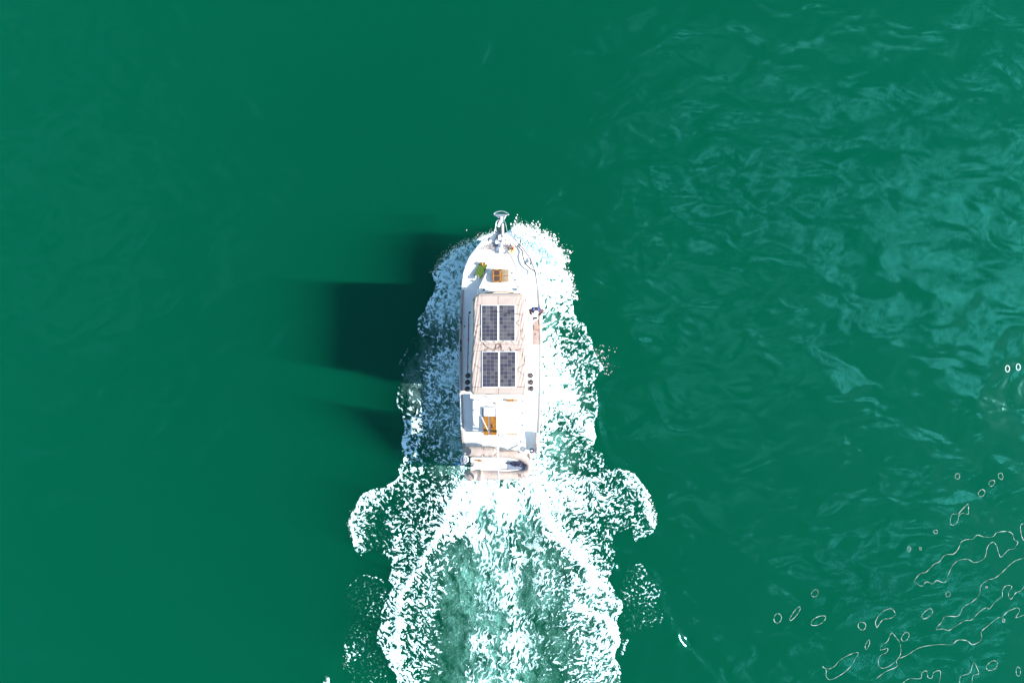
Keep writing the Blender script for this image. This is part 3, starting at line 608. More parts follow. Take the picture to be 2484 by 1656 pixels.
m = MB().grid(ring, close=True); m.f.append(tuple(3*18+k for k in range(17, -1, -1))); m.mi.append(0)
m.build('trunk_cabin', M['gel'], boat, ang=50)
for a, b in (((790,1115),(655,1400)), ((1215,1118),(1310,1350))):
    p = Q1(*a, ztr(a[1])+.07); q = Q1(*b, ztr(b[1])+.07); m = MB().tube([p, q], .014)
    for t in (0, .5, 1): r_ = p.lerp(q, t); m.box((r_.x, r_.y, r_.z-.04), (.07, .07, .08), bev=.01)
    m.build('trunk_handrail', M['alu'], boat)
for u, v_ in ((745, 1390), (1280, 1388)):
    c = Q1(u, v_, zt); MB().box((c.x, c.y, c.z+.03), (.15, .13, .07), bev=.015).build('deck_vent', M['gel'], boat)
    o = MB().box((c.x, c.y, c.z+.085), (.085, .08, .05), rz=.5 if u < 1000 else 0, bev=.01).build('vent_cowl', M['glass'] if u < 1000 else M['grey'], boat)
# teak framed hatch standing proud, its glass behind bars, and a pale slatted grating beside it
def zbox(q, u0, v0, u1, v1, z0, z1, bev=.008, mb=None, mi=0):
    a = q(u0, v0, z1); b = q(u1, v1, z1); mb = mb or MB()
    return mb.box(((a.x+b.x)/2, (a.y+b.y)/2, (z0+z1)/2), (abs(b.x-a.x), abs(b.y-a.y), z1-z0), bev=bev, mi=mi)
zt_ = zt; zt = 1.89; zh = zt+.15
m = zbox(Q1, 880, 1060, 1020, 1272, zt-.12, zh-.02); hatch = m.build('deck_hatch', M['teak'], boat)
m = MB()
for a in ((882,1062,1020,1082),(882,1252,1020,1272),(882,1062,902,1272),(988,1062,1022,1272),(902,1158,988,1174)): zbox(Q1, *a, zh-.03, zh+.012, mb=m)
m.build('hatch_frame', M['teak'], hatch)
zbox(Q1, 900, 1080, 990, 1254, zh-.028, zh-.008).build('hatch_glass', M['glass'], hatch)
m = MB()
for i in range(12):
    v_ = 1086+i*14.4
    if abs(v_-1166) > 8: zbox(Q1, 903, v_, 987, v_+4, zh-.006, zh+.004, bev=0, mb=m)
m.build('hatch_bars', M['brown'], hatch)
m = MB()
for v0, v1 in ((1066,1160),(1176,1270)):
    zbox(Q1, 1040, v0, 1136, v0+8, zt, zt+.035, mb=m); zbox(Q1, 1040, v1-8, 1136, v1, zt, zt+.035, mb=m)
    for i in range(5): zbox(Q1, 1040, v0+13+i*15, 1136, v0+22+i*15, zt, zt+.035, mb=m)
zbox(Q1, 1036, 1064, 1042, 1270, zt, zt+.03, mb=m); zbox(Q1, 1134, 1064, 1140, 1270, zt, zt+.03, mb=m)
grt = m.build('slatted_grating', M['teak_pale'], boat)
zbox(Q1, 1040, 1066, 1136, 1268, zt-.11, zt+.008).build('grating_well', M['brown'], grt)
zt = zt_
# anchor well gratings, windlass, bow platform
zf = 1.97
for u0, u1, v0, v1 in ((845,925,600,752),(1065,1235,600,755),(712,842,655,752)):
    a = Q1(u0, v0, zf); b = Q1(u1, v1, zf); m = MB(); nx_ = max(3, int((b.x-a.x)/.085)); ny_ = max(3, int((a.y-b.y)/.085))
    for i in range(nx_+1):
        x = a.x+(b.x-a.x)*i/nx_; yt = a.y if u0 > 800 and u0 < 1000 else a.y-abs(i/nx_-(1 if u0 < 800 else 0))*(a.y-b.y)*.75
        m.box((x, (yt+b.y)/2, zf), (.032, yt-b.y+.03, .03))
    for j in range(ny_+1):
        y = b.y+(a.y-b.y)*j/ny_; f_ = max(0, (j/ny_-.25)/.75) if not (800 < u0 < 1000) else 0
        xl = a.x+(b.x-a.x)*(f_ if u0 < 800 else 0); xr = b.x-(b.x-a.x)*(f_ if u0 > 1000 else 0)
        if xr-xl > .05: m.box(((xl+xr)/2, y, zf+.004), (xr-xl+.03, .032, .03))
    m.build('anchor_well_grating', M['caprail'], boat)
m = zbox(Q1, 925, 575, 1000, 665, zf-.05, zf+.16, bev=.03); zbox(Q1, 1003, 585, 1068, 660, zf-.05, zf+.2, bev=.04, mb=m); zbox(Q1, 985, 730, 1045, 812, zf-.05, zf+.06, bev=.03, mb=m)
wl_ = islands(m, 'windlass', M['gel'], boat)[0]
m = MB(); c = Q1(1000, 690, zf+.1); m.lathe((c.x, c.y, zf-.02), [(.09, 0), (.09, .05), (.05, .07), (.05, .17), (.09, .19), (.09, .22), (.02, .24)]); m.build('windlass_drum', M['steel'], wl_)
zbox(Q1, 926, 660, 978, 778, zf-.05, zf+.05, bev=.02).build('locker_lid', M['bluegrey'], boat)
zp = 2.28
m = MB().prism([Q1(u, v_, zp) for u, v_ in ((912,190),(1108,195),(1068,270),(1050,330),(1050,560),(962,560),(975,330),(985,270),(950,235))], zp-.07, zp)
plat = m.build('bow_platform', M['steel'], boat, smooth=False)
m = MB(); zbox(Q1, 1026, 345, 1060, 520, zp, zp+.10, bev=.03, mb=m); zbox(Q1, 945, 345, 1000, 392, zp, zp+.06, bev=.02, mb=m); zbox(Q1, 972, 515, 1012, 600, zp-.2, zp+.08, bev=.02, mb=m); m.build('anchor_roller', M['gel'], plat)
m = MB(); m.tube([Q1(990,250,zp+.10), Q1(985,330,zp+.1), Q1(985,560,zp+.04)], .04, squash=.6); m.tube([Q1(1012,330,zp+.06), Q1(1016,560,zp+.02), Q1(1020,640,zf+.2)], .022)
m.prism([Q1(960,235,zp+.1), Q1(1010,240,zp+.1), Q1(1000,300,zp+.1), Q1(970,270,zp+.1)], zp+.02, zp+.12); m.build('anchor', M['glass'], plat)
m = MB().tube(spline([Q1(975,395,zp+.16), Q1(990,330,zp+.18), Q1(1018,280,zp+.2), Q1(1022,235,zp+.2)]), .05, squash=.5); m.build('anchor_shank', M['alu'], plat)
# pulpit rails
hoop = spline([Q1(u, v_, zp+.62) for u, v_ in ((985,255),(950,225),(905,198),(925,170),(965,152),(1015,145),(1065,152),(1110,172),(1135,200),(1100,208),(1080,240),(1062,275))], 5)
MB().tube(hoop, .024).build('pulpit_hoop', M['steel'], boat)
def bowrail(pts, nm='bow_rail'):
    pp = []
    for i, (u, v_) in enumerate(pts):
        Y = Q1(u, v_, 2).y; z = (sheer(min(Y, 4.9))[1]+.62); pp.append(Q1(u, v_, z))
    m = MB().tube(spline(pp, 5), .017); return m.build(nm, M['steel'], boat), pp
oL, pL_ = bowrail([(1012,285),(975,285),(945,312),(930,375),(915,455),(862,512),(770,575),(690,645),(610,745),(550,850),(500,960)])
oR, pR_ = bowrail([(1012,285),(1045,285),(1075,312),(1095,375),(1110,455),(1160,515),(1240,580),(1320,655),(1400,745),(1470,840),(1530,960),(1572,1060),(1575,1150)])
for pp, oo, sg in ((pL_, oL, -1), (pR_, oR, 1)):
    for p in pp[4::2]:
        b_, z = sheer(min(p.y, 4.95)); q = Vector((XC+sg*(b_-.05), min(p.y, 4.97), z)); MB().tube([q, p], .013, n=6).build('stanchion', M['steel'], oo)
# starboard and port wire rails further aft
for sg in (-1, 1):
    pp = []
    for Y in np.linspace(2.9 if sg > 0 else 3.0, -3.4, 9):
        b_, z = sheer(Y); pp.append(Vector((XC+sg*(b_-.05), Y, z+.62)))
    wr = MB().tube(pp, .008, n=6).build('guard_wire', M['steel'], boat)
    for p in pp: b_, z = sheer(p.y); MB().tube([(p.x, p.y, z), p], .014, n=6).build('stanchion', M['steel'], wr)
# cleats
for u, v_ in ((825,580),(1320,655),(1490,935)):
    c = Q1(u, v_, 2.0); z = sheer(c.y)[1]-.07 if u < 1400 else sheer(c.y)[1]+.05
    MB().tube([(c.x-.02, c.y-.16, z+.07), (c.x+.02, c.y+.16, z+.07)], .028).box((c.x, c.y, z+.03), (.05, .12, .08), bev=.01).build('mooring_cleat', M['glass'], boat)
for v_, dx in ((468,0),(530,8),(845,5),(960,2)):
    c = Q2(378+dx, v_, 1.5); MB().box((c.x-.02, c.y, sheer(c.y)[1]+.07), (.07, .24 if v_ > 800 else .14, .07), bev=.02).build('fairlead', M['glass'], boat)
# deck house, flybridge floor, coaming
k3 = .01872
def Yz(y, z): return (828-y)*(H-z)/F
hw = 1.17
m = MB()
prof = [(-hw, Yz(958,3)), (hw, Yz(958,3)), (hw, Yz(745,3)), (hw-.12, Yz(722,3)), (.5, Yz(713,3)), (-.5, Yz(713,3)), (-hw+.12, Yz(722,3)), (-hw, Yz(745,3))]
house = MB().prism([(XC+a, b) for a, b in prof], 1.2, 2.92).build('deck_house', M['gel'], boat, smooth=False)
for sg in (-1, 1):
    for yy in (1.2, .2, -.8, -1.75): MB().box((XC+sg*(hw+.003), yy, 2.35), (.02, .78, .5), bev=.008).build('side_window', M['glass'], house)
for xx in (-.62, 0, .62): MB().box((XC+xx*.85, Yz(713,3)+.003, 2.35), (.46, .02, .46), bev=.008).build('front_window', M['glass'], house)
ow = 1.33
fp = [(-ow, Yz(966,3)), (ow, Yz(966,3)), (ow, Yz(760,3)), (ow-.07, Yz(728,3)), (ow-.28, Yz(712,3)), (.5, Yz(704,3)), (0, Yz(702,3)), (-.5, Yz(704,3)), (-ow+.28, Yz(712,3)), (-ow+.07, Yz(728,3)), (-ow, Yz(760,3))]
MB().prism([(XC+a, b) for a, b in fp], 2.9, 3.02).build('flybridge_deck', M['gel'], boat, smooth=False)
# coaming: U shaped wall, inset
cw = [(-1.22, -2.3), (-1.22, 1.2), (-1.20, 1.7), (-1.06, 1.98), (-.62, 2.15), (0, 2.2), (.62, 2.15), (1.06, 1.98), (1.20, 1.7), (1.22, 1.2), (1.22, -2.3)]
cw = spline([(XC+a, b, 0) for a, b in cw], 4)
rr = []
for i, p in enumerate(cw):
    a = cw[max(i-1, 0)]; b = cw[min(i+1, len(cw)-1)]; t = (b-a).normalized(); nn = Vector((-t.y, t.x, 0))
    rr.append([p+nn*d+Vector((0, 0, z)) for d, z in ((.04, 3.0), (0.0, 3.66), (-.02, 3.69), (-.05, 3.69), (-.07, 3.66), (-.05, 3.0))])
MB().grid(rr, close=True).build('flybridge_coaming', M['gel'], boat)
MB().tube([p+Vector((0, 0, 3.72)) for p in cw[9:32]], .022).build('coaming_trim', M['teak'], boat)
# flybridge seats and console, half hidden below the canopy
MB().box((XC-.45, 1.35, 3.35), (.8, .35, .6), bev=.06).build('helm_console', M['gel'], boat)
for xx in (-.55, .55): MB().box((XC+xx, .2, 3.25), (.8, .5, .45), bev=.08).build('helm_seat', M['canvas'], boat)
MB().box((XC+.15, Yz(966,3.0)+.45, 3.2), (2.1, .36, .38), bev=.06).build('aft_bench', M['gel'], boat)
# canopy: cloth over hoops, sagging and creased between them
zc = 4.70
def canopy(n=64):
    rows = []
    for j in range(n*2+1):
        t = j/(n*2); yp = 711+(956-711)*t
        xl = np.interp(t, [0, .012, .05, .12, .45, .7, .97, 1], [1166, 1158, 1150, 1148, 1147, 1142.5, 1142.5, 1147]); xr = np.interp(t, [0, .012, .05, .12, .45, .7, .97, 1], [1262, 1268, 1273, 1274.5, 1276, 1279, 1279, 1275])
        row = []
        for i in range(n+1):
            s_ = i/n; x = xl+(xr-xl)*s_; e = min(s_, 1-s_)
            hoops = max(math.exp(-((t-h_)/.02)**2) for h_ in (0.02, .33, .56, .97))
            z = zc+.04*(1-(2*s_-1)**4)-.02*(1-hoops)*(1-.5*abs(2*s_-1))
            m_ = math.exp(-(e/.13)**2)*(1-.7*hoops)
            ph = yp*.055+(s_*26 if s_ < .5 else -s_*26)
            z += .034*m_*math.sin(x*.9+yp*.16)*math.sin(ph*.7+1.3)+.016*m_*math.sin(x*1.9-yp*.11+2)
            if .40 < t < .52 and True: z += .012*math.sin(x*.42+1.5*math.sin(yp*.3))*math.exp(-((t-.46)/.04)**2)
            if e < .02: z -= .10*(1-e/.02)
            if t < .02: z -= .10*(1-t/.02)
            if t > .985: z -= .10*(t-.985)/.015
            row.append(P(x, yp, z))
        rows.append(row)
    return rows
cr_ = canopy(); m = MB().grid(cr_)
can = m.build('canopy', M['canvas'], boat, ang=180)
sd = can.modifiers.new('cloth', 'SOLIDIFY'); sd.thickness = .008; sd.offset = -1
m = MB()
for v_ in (118, 888, 985, 1560):                                 # hems and pockets across
    m.tube([Q2(590 if v_ < 900 else 560, v_, zc+.03)]+[Q2(u, v_+(-8 if 700 < u < 1200 else 0), zc+.05) for u in range(700, 1330, 90)]+[Q2(1370, v_, zc+.03)], .004, n=4)
m.tube([Q2(978, 120, zc+.052), Q2(980, 1700, zc+.052)], .004, n=4)
islands(m, 'canopy_seam', M['seam'], can)
def zcan(u, v_):
    p = Q2(u, v_, zc+.1); best = min((c for r_ in cr_ for c in r_), key=lambda c: (c.x-p.x)**2+(c.y-p.y)**2); return Q2(u, v_, best.z+.014)
m = MB()
for pl in ([(580,430),(640,490),(705,545),(645,590),(578,640)], [(528,1140),(610,1210),(712,1280),(625,1350),(548,1412)], [(1312,498),(1255,545),(1322,592)], [(1395,1192),(1262,1280),(1382,1372)],
           [(580,268),(705,262)], [(590,820),(700,838)], [(580,890),(640,925),(715,985)], [(1245,262),(1330,258)], [(1245,968),(1330,960),(1410,938)], [(1335,640),(1335,800),(1250,828)], [(1250,1552),(1390,1556)], [(560,1552),(720,1560)]):
    m.tube([zcan(*p) for p in pl], .006, n=5)
islands(m, 'lashing', M['seam'], can)
m = MB()
for pl in ([(735,858),(775,910),(840,950),(905,962),(935,925),(940,880)], [(905,965),(960,945),(1000,920),(1010,870)], [(760,965),(815,948)], [(945,880),(985,870),(1020,905),(1020,970)], [(1150,930),(1180,975)], [(1245,975),(1330,958)]):
    m.tube([p+Vector((0, 0, .01)) for p in spline([zcan(*p) for p in pl], 4)], .012, n=6)
islands(m, 'solar_cable', M['brown'], can)
# canopy frame
fr_ = MB()
for yy in (730, 795, 850, 945):
    xs = [(1149+1275)/2+(126/2)*math.sin(a) for a in np.linspace(-1.5, 1.5, 9)]
    pts = [P(1150, yy, zc-.04)]+[P(x, yy, zc+.07*(1-((x-1212)/63)**2)-.06) for x in xs[1:-1]]+[P(1274, yy, zc-.04)]
    top = pts
    fr_.tube([(XC-1.2, pts[0].y+(.2 if yy > 850 else -.1), 3.65)]+top+[(XC+1.2, pts[0].y+(.2 if yy > 850 else -.1), 3.65)], .014, n=6)
islands(fr_, 'canopy_frame', M['steel'], boat)
# solar panels
def panel(u0, v0, u1, v1, alt, lbl, js):
    z0 = zc+.055; a = Q2(u0, v0, z0); b = Q2(u1, v1, z0); cx, cy_ = (a.x+b.x)/2, (a.y+b.y)/2; wx, wy = b.x-a.x, a.y-b.y
    m = MB().box((cx, cy_, z0), (wx+.07, wy+.06, .02), bev=.006)
    pn = m.build('solar_panel', M['alu'], boat); pn['label'] = lbl
    MB().box((cx, cy_, z0+.0085), (wx, wy, .008)).build('busbar_sheet', M['sgrid'], pn, smooth=False)
    m = MB(); cwx, cwy = wx/4, wy/9; rnd = random.Random(int(u0+v0))
    for i in range(4):
        for j in range(9):
            mi = rnd.random() < (.65 if alt else .3)
            x0 = a.x+i*cwx; y0 = a.y-j*cwy
            for s_ in range(3): m.box((x0+cwx*(.5+(s_-1)*.318), y0-cwy/2, z0+.014), (cwx*.305, cwy*.955, .005), mi=int(mi))
    m.build('cells', [M['cell_a'], M['cell_b']], pn, smooth=False)
    m = MB()
    for u in js:
        v_ = v1+12 if v0 < 500 else v0-18
        c = Q2(u, v_, z0+.02); m.box((c.x, c.y, c.z), (.10, .028, .025), bev=.006)
    islands(m, 'junction_box', M['black'], pn)
panel(714, 268, 962, 824, False, 'solar panel at the forward port corner of the canopy', (770, 905))
panel(988, 264, 1234, 822, True, 'solar panel at the forward starboard corner of the canopy', (1050, 1185))
panel(724, 1002, 972, 1554, False, 'solar panel at the after port corner of the canopy', (770, 905))
panel(1000, 1000, 1243, 1552, True, 'paler greyish solar panel at the after starboard corner of the canopy', (1045, 1182))
MB().tube([Q2(895,360,zc+.085), Q2(1100,385,zc+.085), Q2(1355,412,zc+.08)], .011, n=6).build('antenna_lead', M['black'], can)
# port side: dark red handrail with knobs, antenna foot
m = MB().tube([Q2(505,395,2.2), Q2(500,700,2.2), Q2(492,1000,2.2), Q2(484,1345,2.2)], .02); hr = m.build('house_handrail', M['darkred'], boat)
for v_ in (590, 808, 1020, 1235): c = Q2(503-(v_-590)*.02, v_, 2.22); MB().box(tuple(c), (.06, .12, .06), bev=.015).build('rail_bracket', M['red'], hr)
m = MB().tube([Q2(515,375,2.9), Q2(550,385,2.95)], .05, n=8); m.sphere(Q2(515,380,2.95), .055); m.build('horn', M['glass'], boat)
MB().prism([Q2(470,392,2.9), Q2(520,398,2.9), Q2(515,412,2.9)], 2.88, 2.92).build('horn_bracket', M['gel'], boat)
MB().box(tuple(Q2(437,595,1.33)), (.06, .08, .05), bev=.015).build('deck_filler', M['glass'], boat)
for (u, v_) in ((1618,190),(1450,378)): MB().lathe(tuple(Q2(u, v_, 1.30)), [(.05, 0), (.05, .02), (.03, .03)]).build('deck_filler', M['glass'], boat)
m = MB()
for a, b in (((1620,455),(1625,520)), ((1600,580),(1600,620)), ((1625,590),(1625,660)), ((1655,715),(1650,745)), ((1635,950),(1635,990)), ((1470,1020),(1470,1100))):
    m.tube([Q2(*a, 1.55), Q2(*b, 1.55)], .022)
islands(m, 'rail_lashing', M['teak'], boat)
m = MB()
for v_ in (560, 790, 1000, 1215): m.tube([Q2(1497, v_, 3.05), Q2(1497, v_+35, 3.05)], .018)
islands(m, 'roof_grab_rail', M['teak_pale'], boat)
MB().tube([Q2(1420,1150,4.62), Q2(1430,1240,4.62), Q2(1440,1300,4.62)], .022).build('boarding_pole', M['teak'], boat)
MB().tube([Q2(1400,560,4.62), Q2(1402,700,4.62), Q2(1412,940,4.62)], .018).build('side_curtain_edge', M['seam'], boat)
# fender racks hang outside the house: see the fenders below
# after cabin trunk and its fittings
za = 1.86
m = zbox(Q3, 565, 268, 1400, 815, 1.2, za, bev=.05); m.build('aft_cabin', M['gel'], boat)
ml = zbox(Q3, 740, 440, 915, 580, za-.02, za+.14, bev=.03); hh = ml.build('companion_hatch', M['gel'], boat)
for u0, u1, nn_ in ((735, 818, 4), (848, 948, 5)):
    m = MB(); dx = (u1-u0)/nn_
    for i in range(nn_): zbox(Q3, u0+i*dx+1.5, 588, u0+(i+1)*dx-2.5, 885, za+.13, za+.165, bev=.004, mb=m)
    for v_ in (690, 740, 870): zbox(Q3, u0, v_, u1, v_+7, za+.13, za+.15, bev=0, mb=m)
    d_ = m.build('slatted_door', M['teak'], hh)
    zbox(Q3, u0, 588, u1, 885, za+.105, za+.125, bev=0).build('door_back', M['teak_dark'], d_)
zbox(Q3, 735, 585, 950, 888, za-.01, za+.10, bev=.01).build('door_coaming', M['gel'], boat)
for (u0, u1) in ((718, 740), (918, 940)): zbox(Q3, u0, 455, u1, 585, za, za+.015, bev=.003).build('hatch_runner', M['bluegrey'], boat)
m = MB().tube([Q3(815,430,za+.12), Q3(860,436,za+.12), Q3(935,442,za+.12)], .025); m.build('hatch_handle', M['bluegrey'], boat)
MB().tube([Q3(920,370,za+.05), Q3(930,392,za+.05)], .035).build('padlock', M['black'], boat)
MB().tube([Q3(708,595,2.55), Q3(822,838,2.2)], .013).build('ladder_rail', M['gel'], boat)
for v0, v1, nn_ in ((310, 355, 8), (858, 888, 8)):
    m = MB()
    for i in range(nn_): zbox(Q3, 1100+i*22, v0, 1117+i*22, v1, za+.10, za+.13, bev=.004, mb=m)
    zbox(Q3, 1095, v0+2, 1275, v0+10, za+.07, za+.10, bev=0, mb=m); m.build('teak_step', M['teak'], boat)
zbox(Q3, 1092, 300, 1280, 308, za, za+.1).build('step_riser', M['gel'], boat)
m = MB()
for pl in ([(735,225),(780,222),(800,245),(850,220),(900,235)], [(770,235),(830,240),(920,228)], [(965,225),(1035,230)], [(1125,215),(1125,240)], [(1125,228),(1200,228),(1275,208)], [(985,305),(1020,308),(1022,340)]):
    m.tube(spline([Q3(*p, 3.5) for p in pl], 3), .022, n=6)
islands(m, 'flybridge_ladder', M['teak'], boat)
m = MB().tube([Q3(1003,735,2.3), Q3(1006,800,2.3)], .022); m.tube([Q3(1000,840,2.1), Q3(1040,905,2.0)], .05); m.tube([Q3(1060,835,2.1), Q3(1020,910,2.0)], .03); islands(m, 'mast_step', M['caprail'], boat)
mast = MB().tube([Q3(1005,820,1.8), Q3(1005,820,1.8)+Vector((0, 0, 3.2))], [.055, .04], n=10).build('mast', M['gel'], boat)
mt = Q3(1005,820,1.8)+Vector((0, 0, 3.2))
MB().tube([mt-Vector((0, 0, .1)), (XC+.08-.14, Yz(955,4.3), 4.35)], .008, n=5).build('forestay', M['steel'], mast)
xs_ = P(1208.5, 1170, 3.2).x
MB().tube([(xs_, Yz(996,3.3), 3.3), (xs_, Yz(1178,3.0), 3.0)], [.03, .028], n=8).build('boom', M['gel'], boat)
MB().tube([mt, (xs_, Yz(1176,3.0), 3.05)], .008, n=5).build('topping_lift', M['steel'], mast)
# small sail set edge-on between mast and boom
sr = []
lo_y, hi_y = Yz(1060,3.0), Yz(1172,3.0)
for i in range(9):
    t = i/8; zz = 3.05+t*1.45; y0 = mt.y-.08; y1 = hi_y+(mt.y-.3-hi_y)*t
    sr.append([Vector((xs_+.012*math.sin(3.1*s_/6), y0+(y1-y0)*s_/6, zz)) for s_ in range(7)])
sl_ = MB().grid(sr).build('steadying_sail', M['sail'], boat); q_ = sl_.modifiers.new('cloth', 'SOLIDIFY'); q_.thickness = .012
# after deck grating, stern fittings, swim platform
m = MB()
for i in range(12):
    u = 905+i*18
    if 955 < u < 985: continue
    m.tube([Q3(u, 995, 1.42), Q3(u+2, 1075, 1.42)], .007, n=4)
islands(m, 'transom_slat', M['teak_pale'], boat)
MB().prism([(XC-1.5, -5.35), (XC+1.5, -5.35), (XC+1.4, -5.95), (XC-1.4, -5.95)], .42, .50).build('swim_platform', M['teak_pale'], boat, smooth=False)
for sg in (-1, 1):
    x = XC+sg*.85; MB().tube([(x, -4.9, 1.4), (x, -5.2, 1.75), (x, -5.7, 1.75), (x, -6.0, 1.68)], .035).build('davit_arm', M['steel'], boat)
for sg in (-1, 1): MB().tube(spline([(XC+sg*1.35, -5.1, 1.45), (XC+sg*1.38, -5.12, 2.0), (XC+sg*.9, -5.2, 2.1)], 5), .015).build('stern_rail', M['steel'], boat)
m = MB()
for (u, v_) in ((590,325),(665,322),(605,535),(585,490),(610,720),(1345,320),(1380,350),(1370,535),(1365,725),(1270,712)): c = Q3(u, v_, za+.02); m.box(tuple(c), (.045, .07, .05), bev=.012)
islands(m, 'lifting_eye', M['grey'], boat)
m = MB().tube([Q3(592,320,za+.07), Q3(598,530,za+.07), Q3(612,725,za+.07)], .012); m.build('cabin_handrail', M['alu'], boat)
m = MB().tube([Q3(1385,320,za+.07), Q3(1372,735,za+.07)], .012); m.build('cabin_handrail', M['alu'], boat)
m = MB().tube([Q3(1580,880,2.0), Q3(1570,1040,2.0)], .01); m.tube([Q3(1562,1020,1.9), Q3(1585,1045,1.9)], .025); m.tube([Q3(1582,1020,1.9), Q3(1560,1050,1.9)], .02); islands(m, 'stern_lashing', M['teak'], boat)

#@@GEAR
# ------------------------------------------------------------------ loose gear
def thing(name, mb, mats, label, cat, group=None, ang=35):
    xs = [v[0] for v in mb.v]; ys = [v[1] for v in mb.v]; zs = [v[2] for v in mb.v]
    o = mb.build(name, mats, ang=ang); b = Vector(((min(xs)+max(xs))/2, (min(ys)+max(ys))/2, min(zs)))
    o.data.transform(Matrix.Translation(-b)); o.location = b; BASE[o.name] = b
    return tag(o, label, cat, group)
# fenders upright beside the house
def fender(c, r):
    e = empty('fender', (c.x, c.y, c.z-.62), '', 'fender', 'black fenders stowed upright beside the flybridge')
    m = MB().lathe((c.x, c.y, c.z-.62), [(.03, 0), (r*.8, .04), (r, .12), (r, .50), (r*.92, .56), (r*.6, .61), (.035, .635)], n=18); m.build('fender_body', M['blackf'], e)
    m = MB().lathe((c.x, c.y, c.z), [(.03, 0), (.04, .05), (.02, .07)], n=8); m.tube([(c.x, c.y, c.z+.05), (c.x+(.16 if c.x < 0 else -.16), c.y+.03, c.z+.02)], .014, n=6); m.build('fender_line', M['brown'], e)
    return e
fs_ = [((485,1382),'port','foremost'),((478,1488),'port','middle'),((474,1595),'port','aftmost'),((1487,1378),'starboard','foremost'),((1492,1487),'starboard','middle'),((1498,1590),'starboard','aftmost')]
for (u, v_), sd_, od in fs_:
    e = fender(Q2(u, v_, 3.25), .115); e['label'] = '%s of the three black fenders stowed upright on the %s side of the house' % (od, sd_)
# foredeck: turf mat with pots
tm = MB().prism([Q1(u, v_, 1.76) for u, v_ in ((664,985),(808,992),(702,1218),(588,1168))], 1.735, 1.765); thing('turf_mat', tm, M['turf'], 'green artificial turf mat lying on the port side of the foredeck', 'mat')
lm = MB().prism([Q1(u, v_, 1.8) for u, v_ in ((685,955),(765,960),(762,992),(672,992))], 1.75, 1.81); thing('lime_cushion', lm, M['lime'], 'small lime green pad at the forward end of the turf mat', 'cushion')
c = Q1(740, 980, 1.9); pt = MB().lathe((c.x, c.y, 1.80), [(.05, 0), (.075, .14), (.085, .14), (.085, .17), (.07, .17), (.06, .12), (.01, .11)]); thing('clay_pot', pt, M['orange'], 'orange clay coloured pot at the forward corner of the turf mat', 'pot')
c = Q1(632, 1188, 1.8); pt = MB().lathe((c.x, c.y, 1.74), [(.085, 0), (.095, .09), (.085, .10), (.075, .05), (.01, .045)]); thing('grey_bowl', pt, M['grey'], 'round grey bowl at the after corner of the turf mat', 'bowl')
# red and yellow bundle by the windlass
e = empty('deck_bundle', Q1(1190, 780, 1.95), 'red and yellow bundle of gear lying on the foredeck beside the anchor well', 'bundle')
m = MB(); rb = random.Random(5)
for i in range(5): m.tube(spline([Q1(1165+rb.random()*55, 725+i*18+rb.random()*8, 2.02+rb.random()*.06) for _ in range(5)], 3), .028)
m.build('yellow_cloth', M['yellow'], e)
MB().sphere(Q1(1198,735,2.1), .07, sc=(1, .9, .7)).build('red_float', M['red'], e)
MB().tube(spline([Q1(1222,650,2.08), Q1(1228,690,2.1), Q1(1200,720,2.12), Q1(1172,830,2.03)], 4), .02).build('orange_line', M['orange'], e)
m = MB().tube(spline([Q1(1000,790,2.02), Q1(1040,800,2.02), Q1(1090,815,2.02), Q1(1150,820,2.02)], 4), .018); thing('chain', m, M['brown'], 'rusty brown chain running across the foredeck from the windlass', 'chain')
# mooring lines
def line(name, pts, r, mt_, lbl):
    m = MB().tube(spline(pts, 6), r, n=7); return thing(name, m, M[mt_], lbl, 'rope')
line('mooring_line', [Q1(1270,690,2.0), Q1(1340,755,1.98), Q1(1356,800,1.95), Q1(1362,860,1.95), Q1(1400,970,1.9), Q1(1460,1040,1.86), Q1(1550,1100,1.85), Q1(1562,1155,1.85)], .03, 'black', 'thick black mooring line looped on the starboard side of the foredeck')
line('mooring_line', [Q1(680,790,2.0), Q1(672,850,1.97), Q1(640,920,1.93), Q1(590,980,1.9), Q1(520,1055,1.86), Q1(470,1092,1.86)], .014, 'brown', 'thin brown mooring line curving along the port side of the foredeck')
line('mooring_line', [Q1(955,520,2.3), Q1(935,570,2.15), Q1(918,610,2.05)], .02, 'brown', 'short dark line beside the windlass near the bow platform')
line('mooring_line', [Q1(1090,540,2.15), Q1(1155,552,2.15), Q1(1140,600,2.1), Q1(1090,590,2.05), Q1(1090,670,2.03), Q1(1140,700,2.03), Q1(1210,700,2.03)], .012, 'brown', 'thin brown line tangled over the starboard anchor well grating')
# stern: bucket, ring, boathook, outboard clamp
c = Q3(435, 1270, 1.95)
e = empty('lidded_bucket', (c.x, c.y, 1.5), 'round white bucket with grey inside on the port quarter', 'bucket')
MB().lathe((c.x, c.y, 1.5), [(.15, 0), (.18, .38), (.205, .40), (.205, .44), (.15, .44), (.14, .36), (.01, .34)], n=24).build('pail', M['gel'], e)
MB().lathe((c.x, c.y, 1.86), [(.135, 0), (.13, .05), (.04, .055), (.03, .02)], n=20).build('pail_filling', M['grey'], e)
c = Q3(1503, 1130, 1.75); rg = MB().tube([(c.x+.085*math.cos(a), c.y+.085*math.sin(a), 1.72) for a in np.linspace(0, 2*math.pi, 22)[:-1]], .042, closed=True); thing('navy_ring', rg, M['navy'], 'small navy blue ring with a white hole on the starboard quarter', 'ring')
e = empty('boathook', Q3(350,1328,1.7), 'grey pole with a bright blue head sticking out over the port quarter', 'pole')
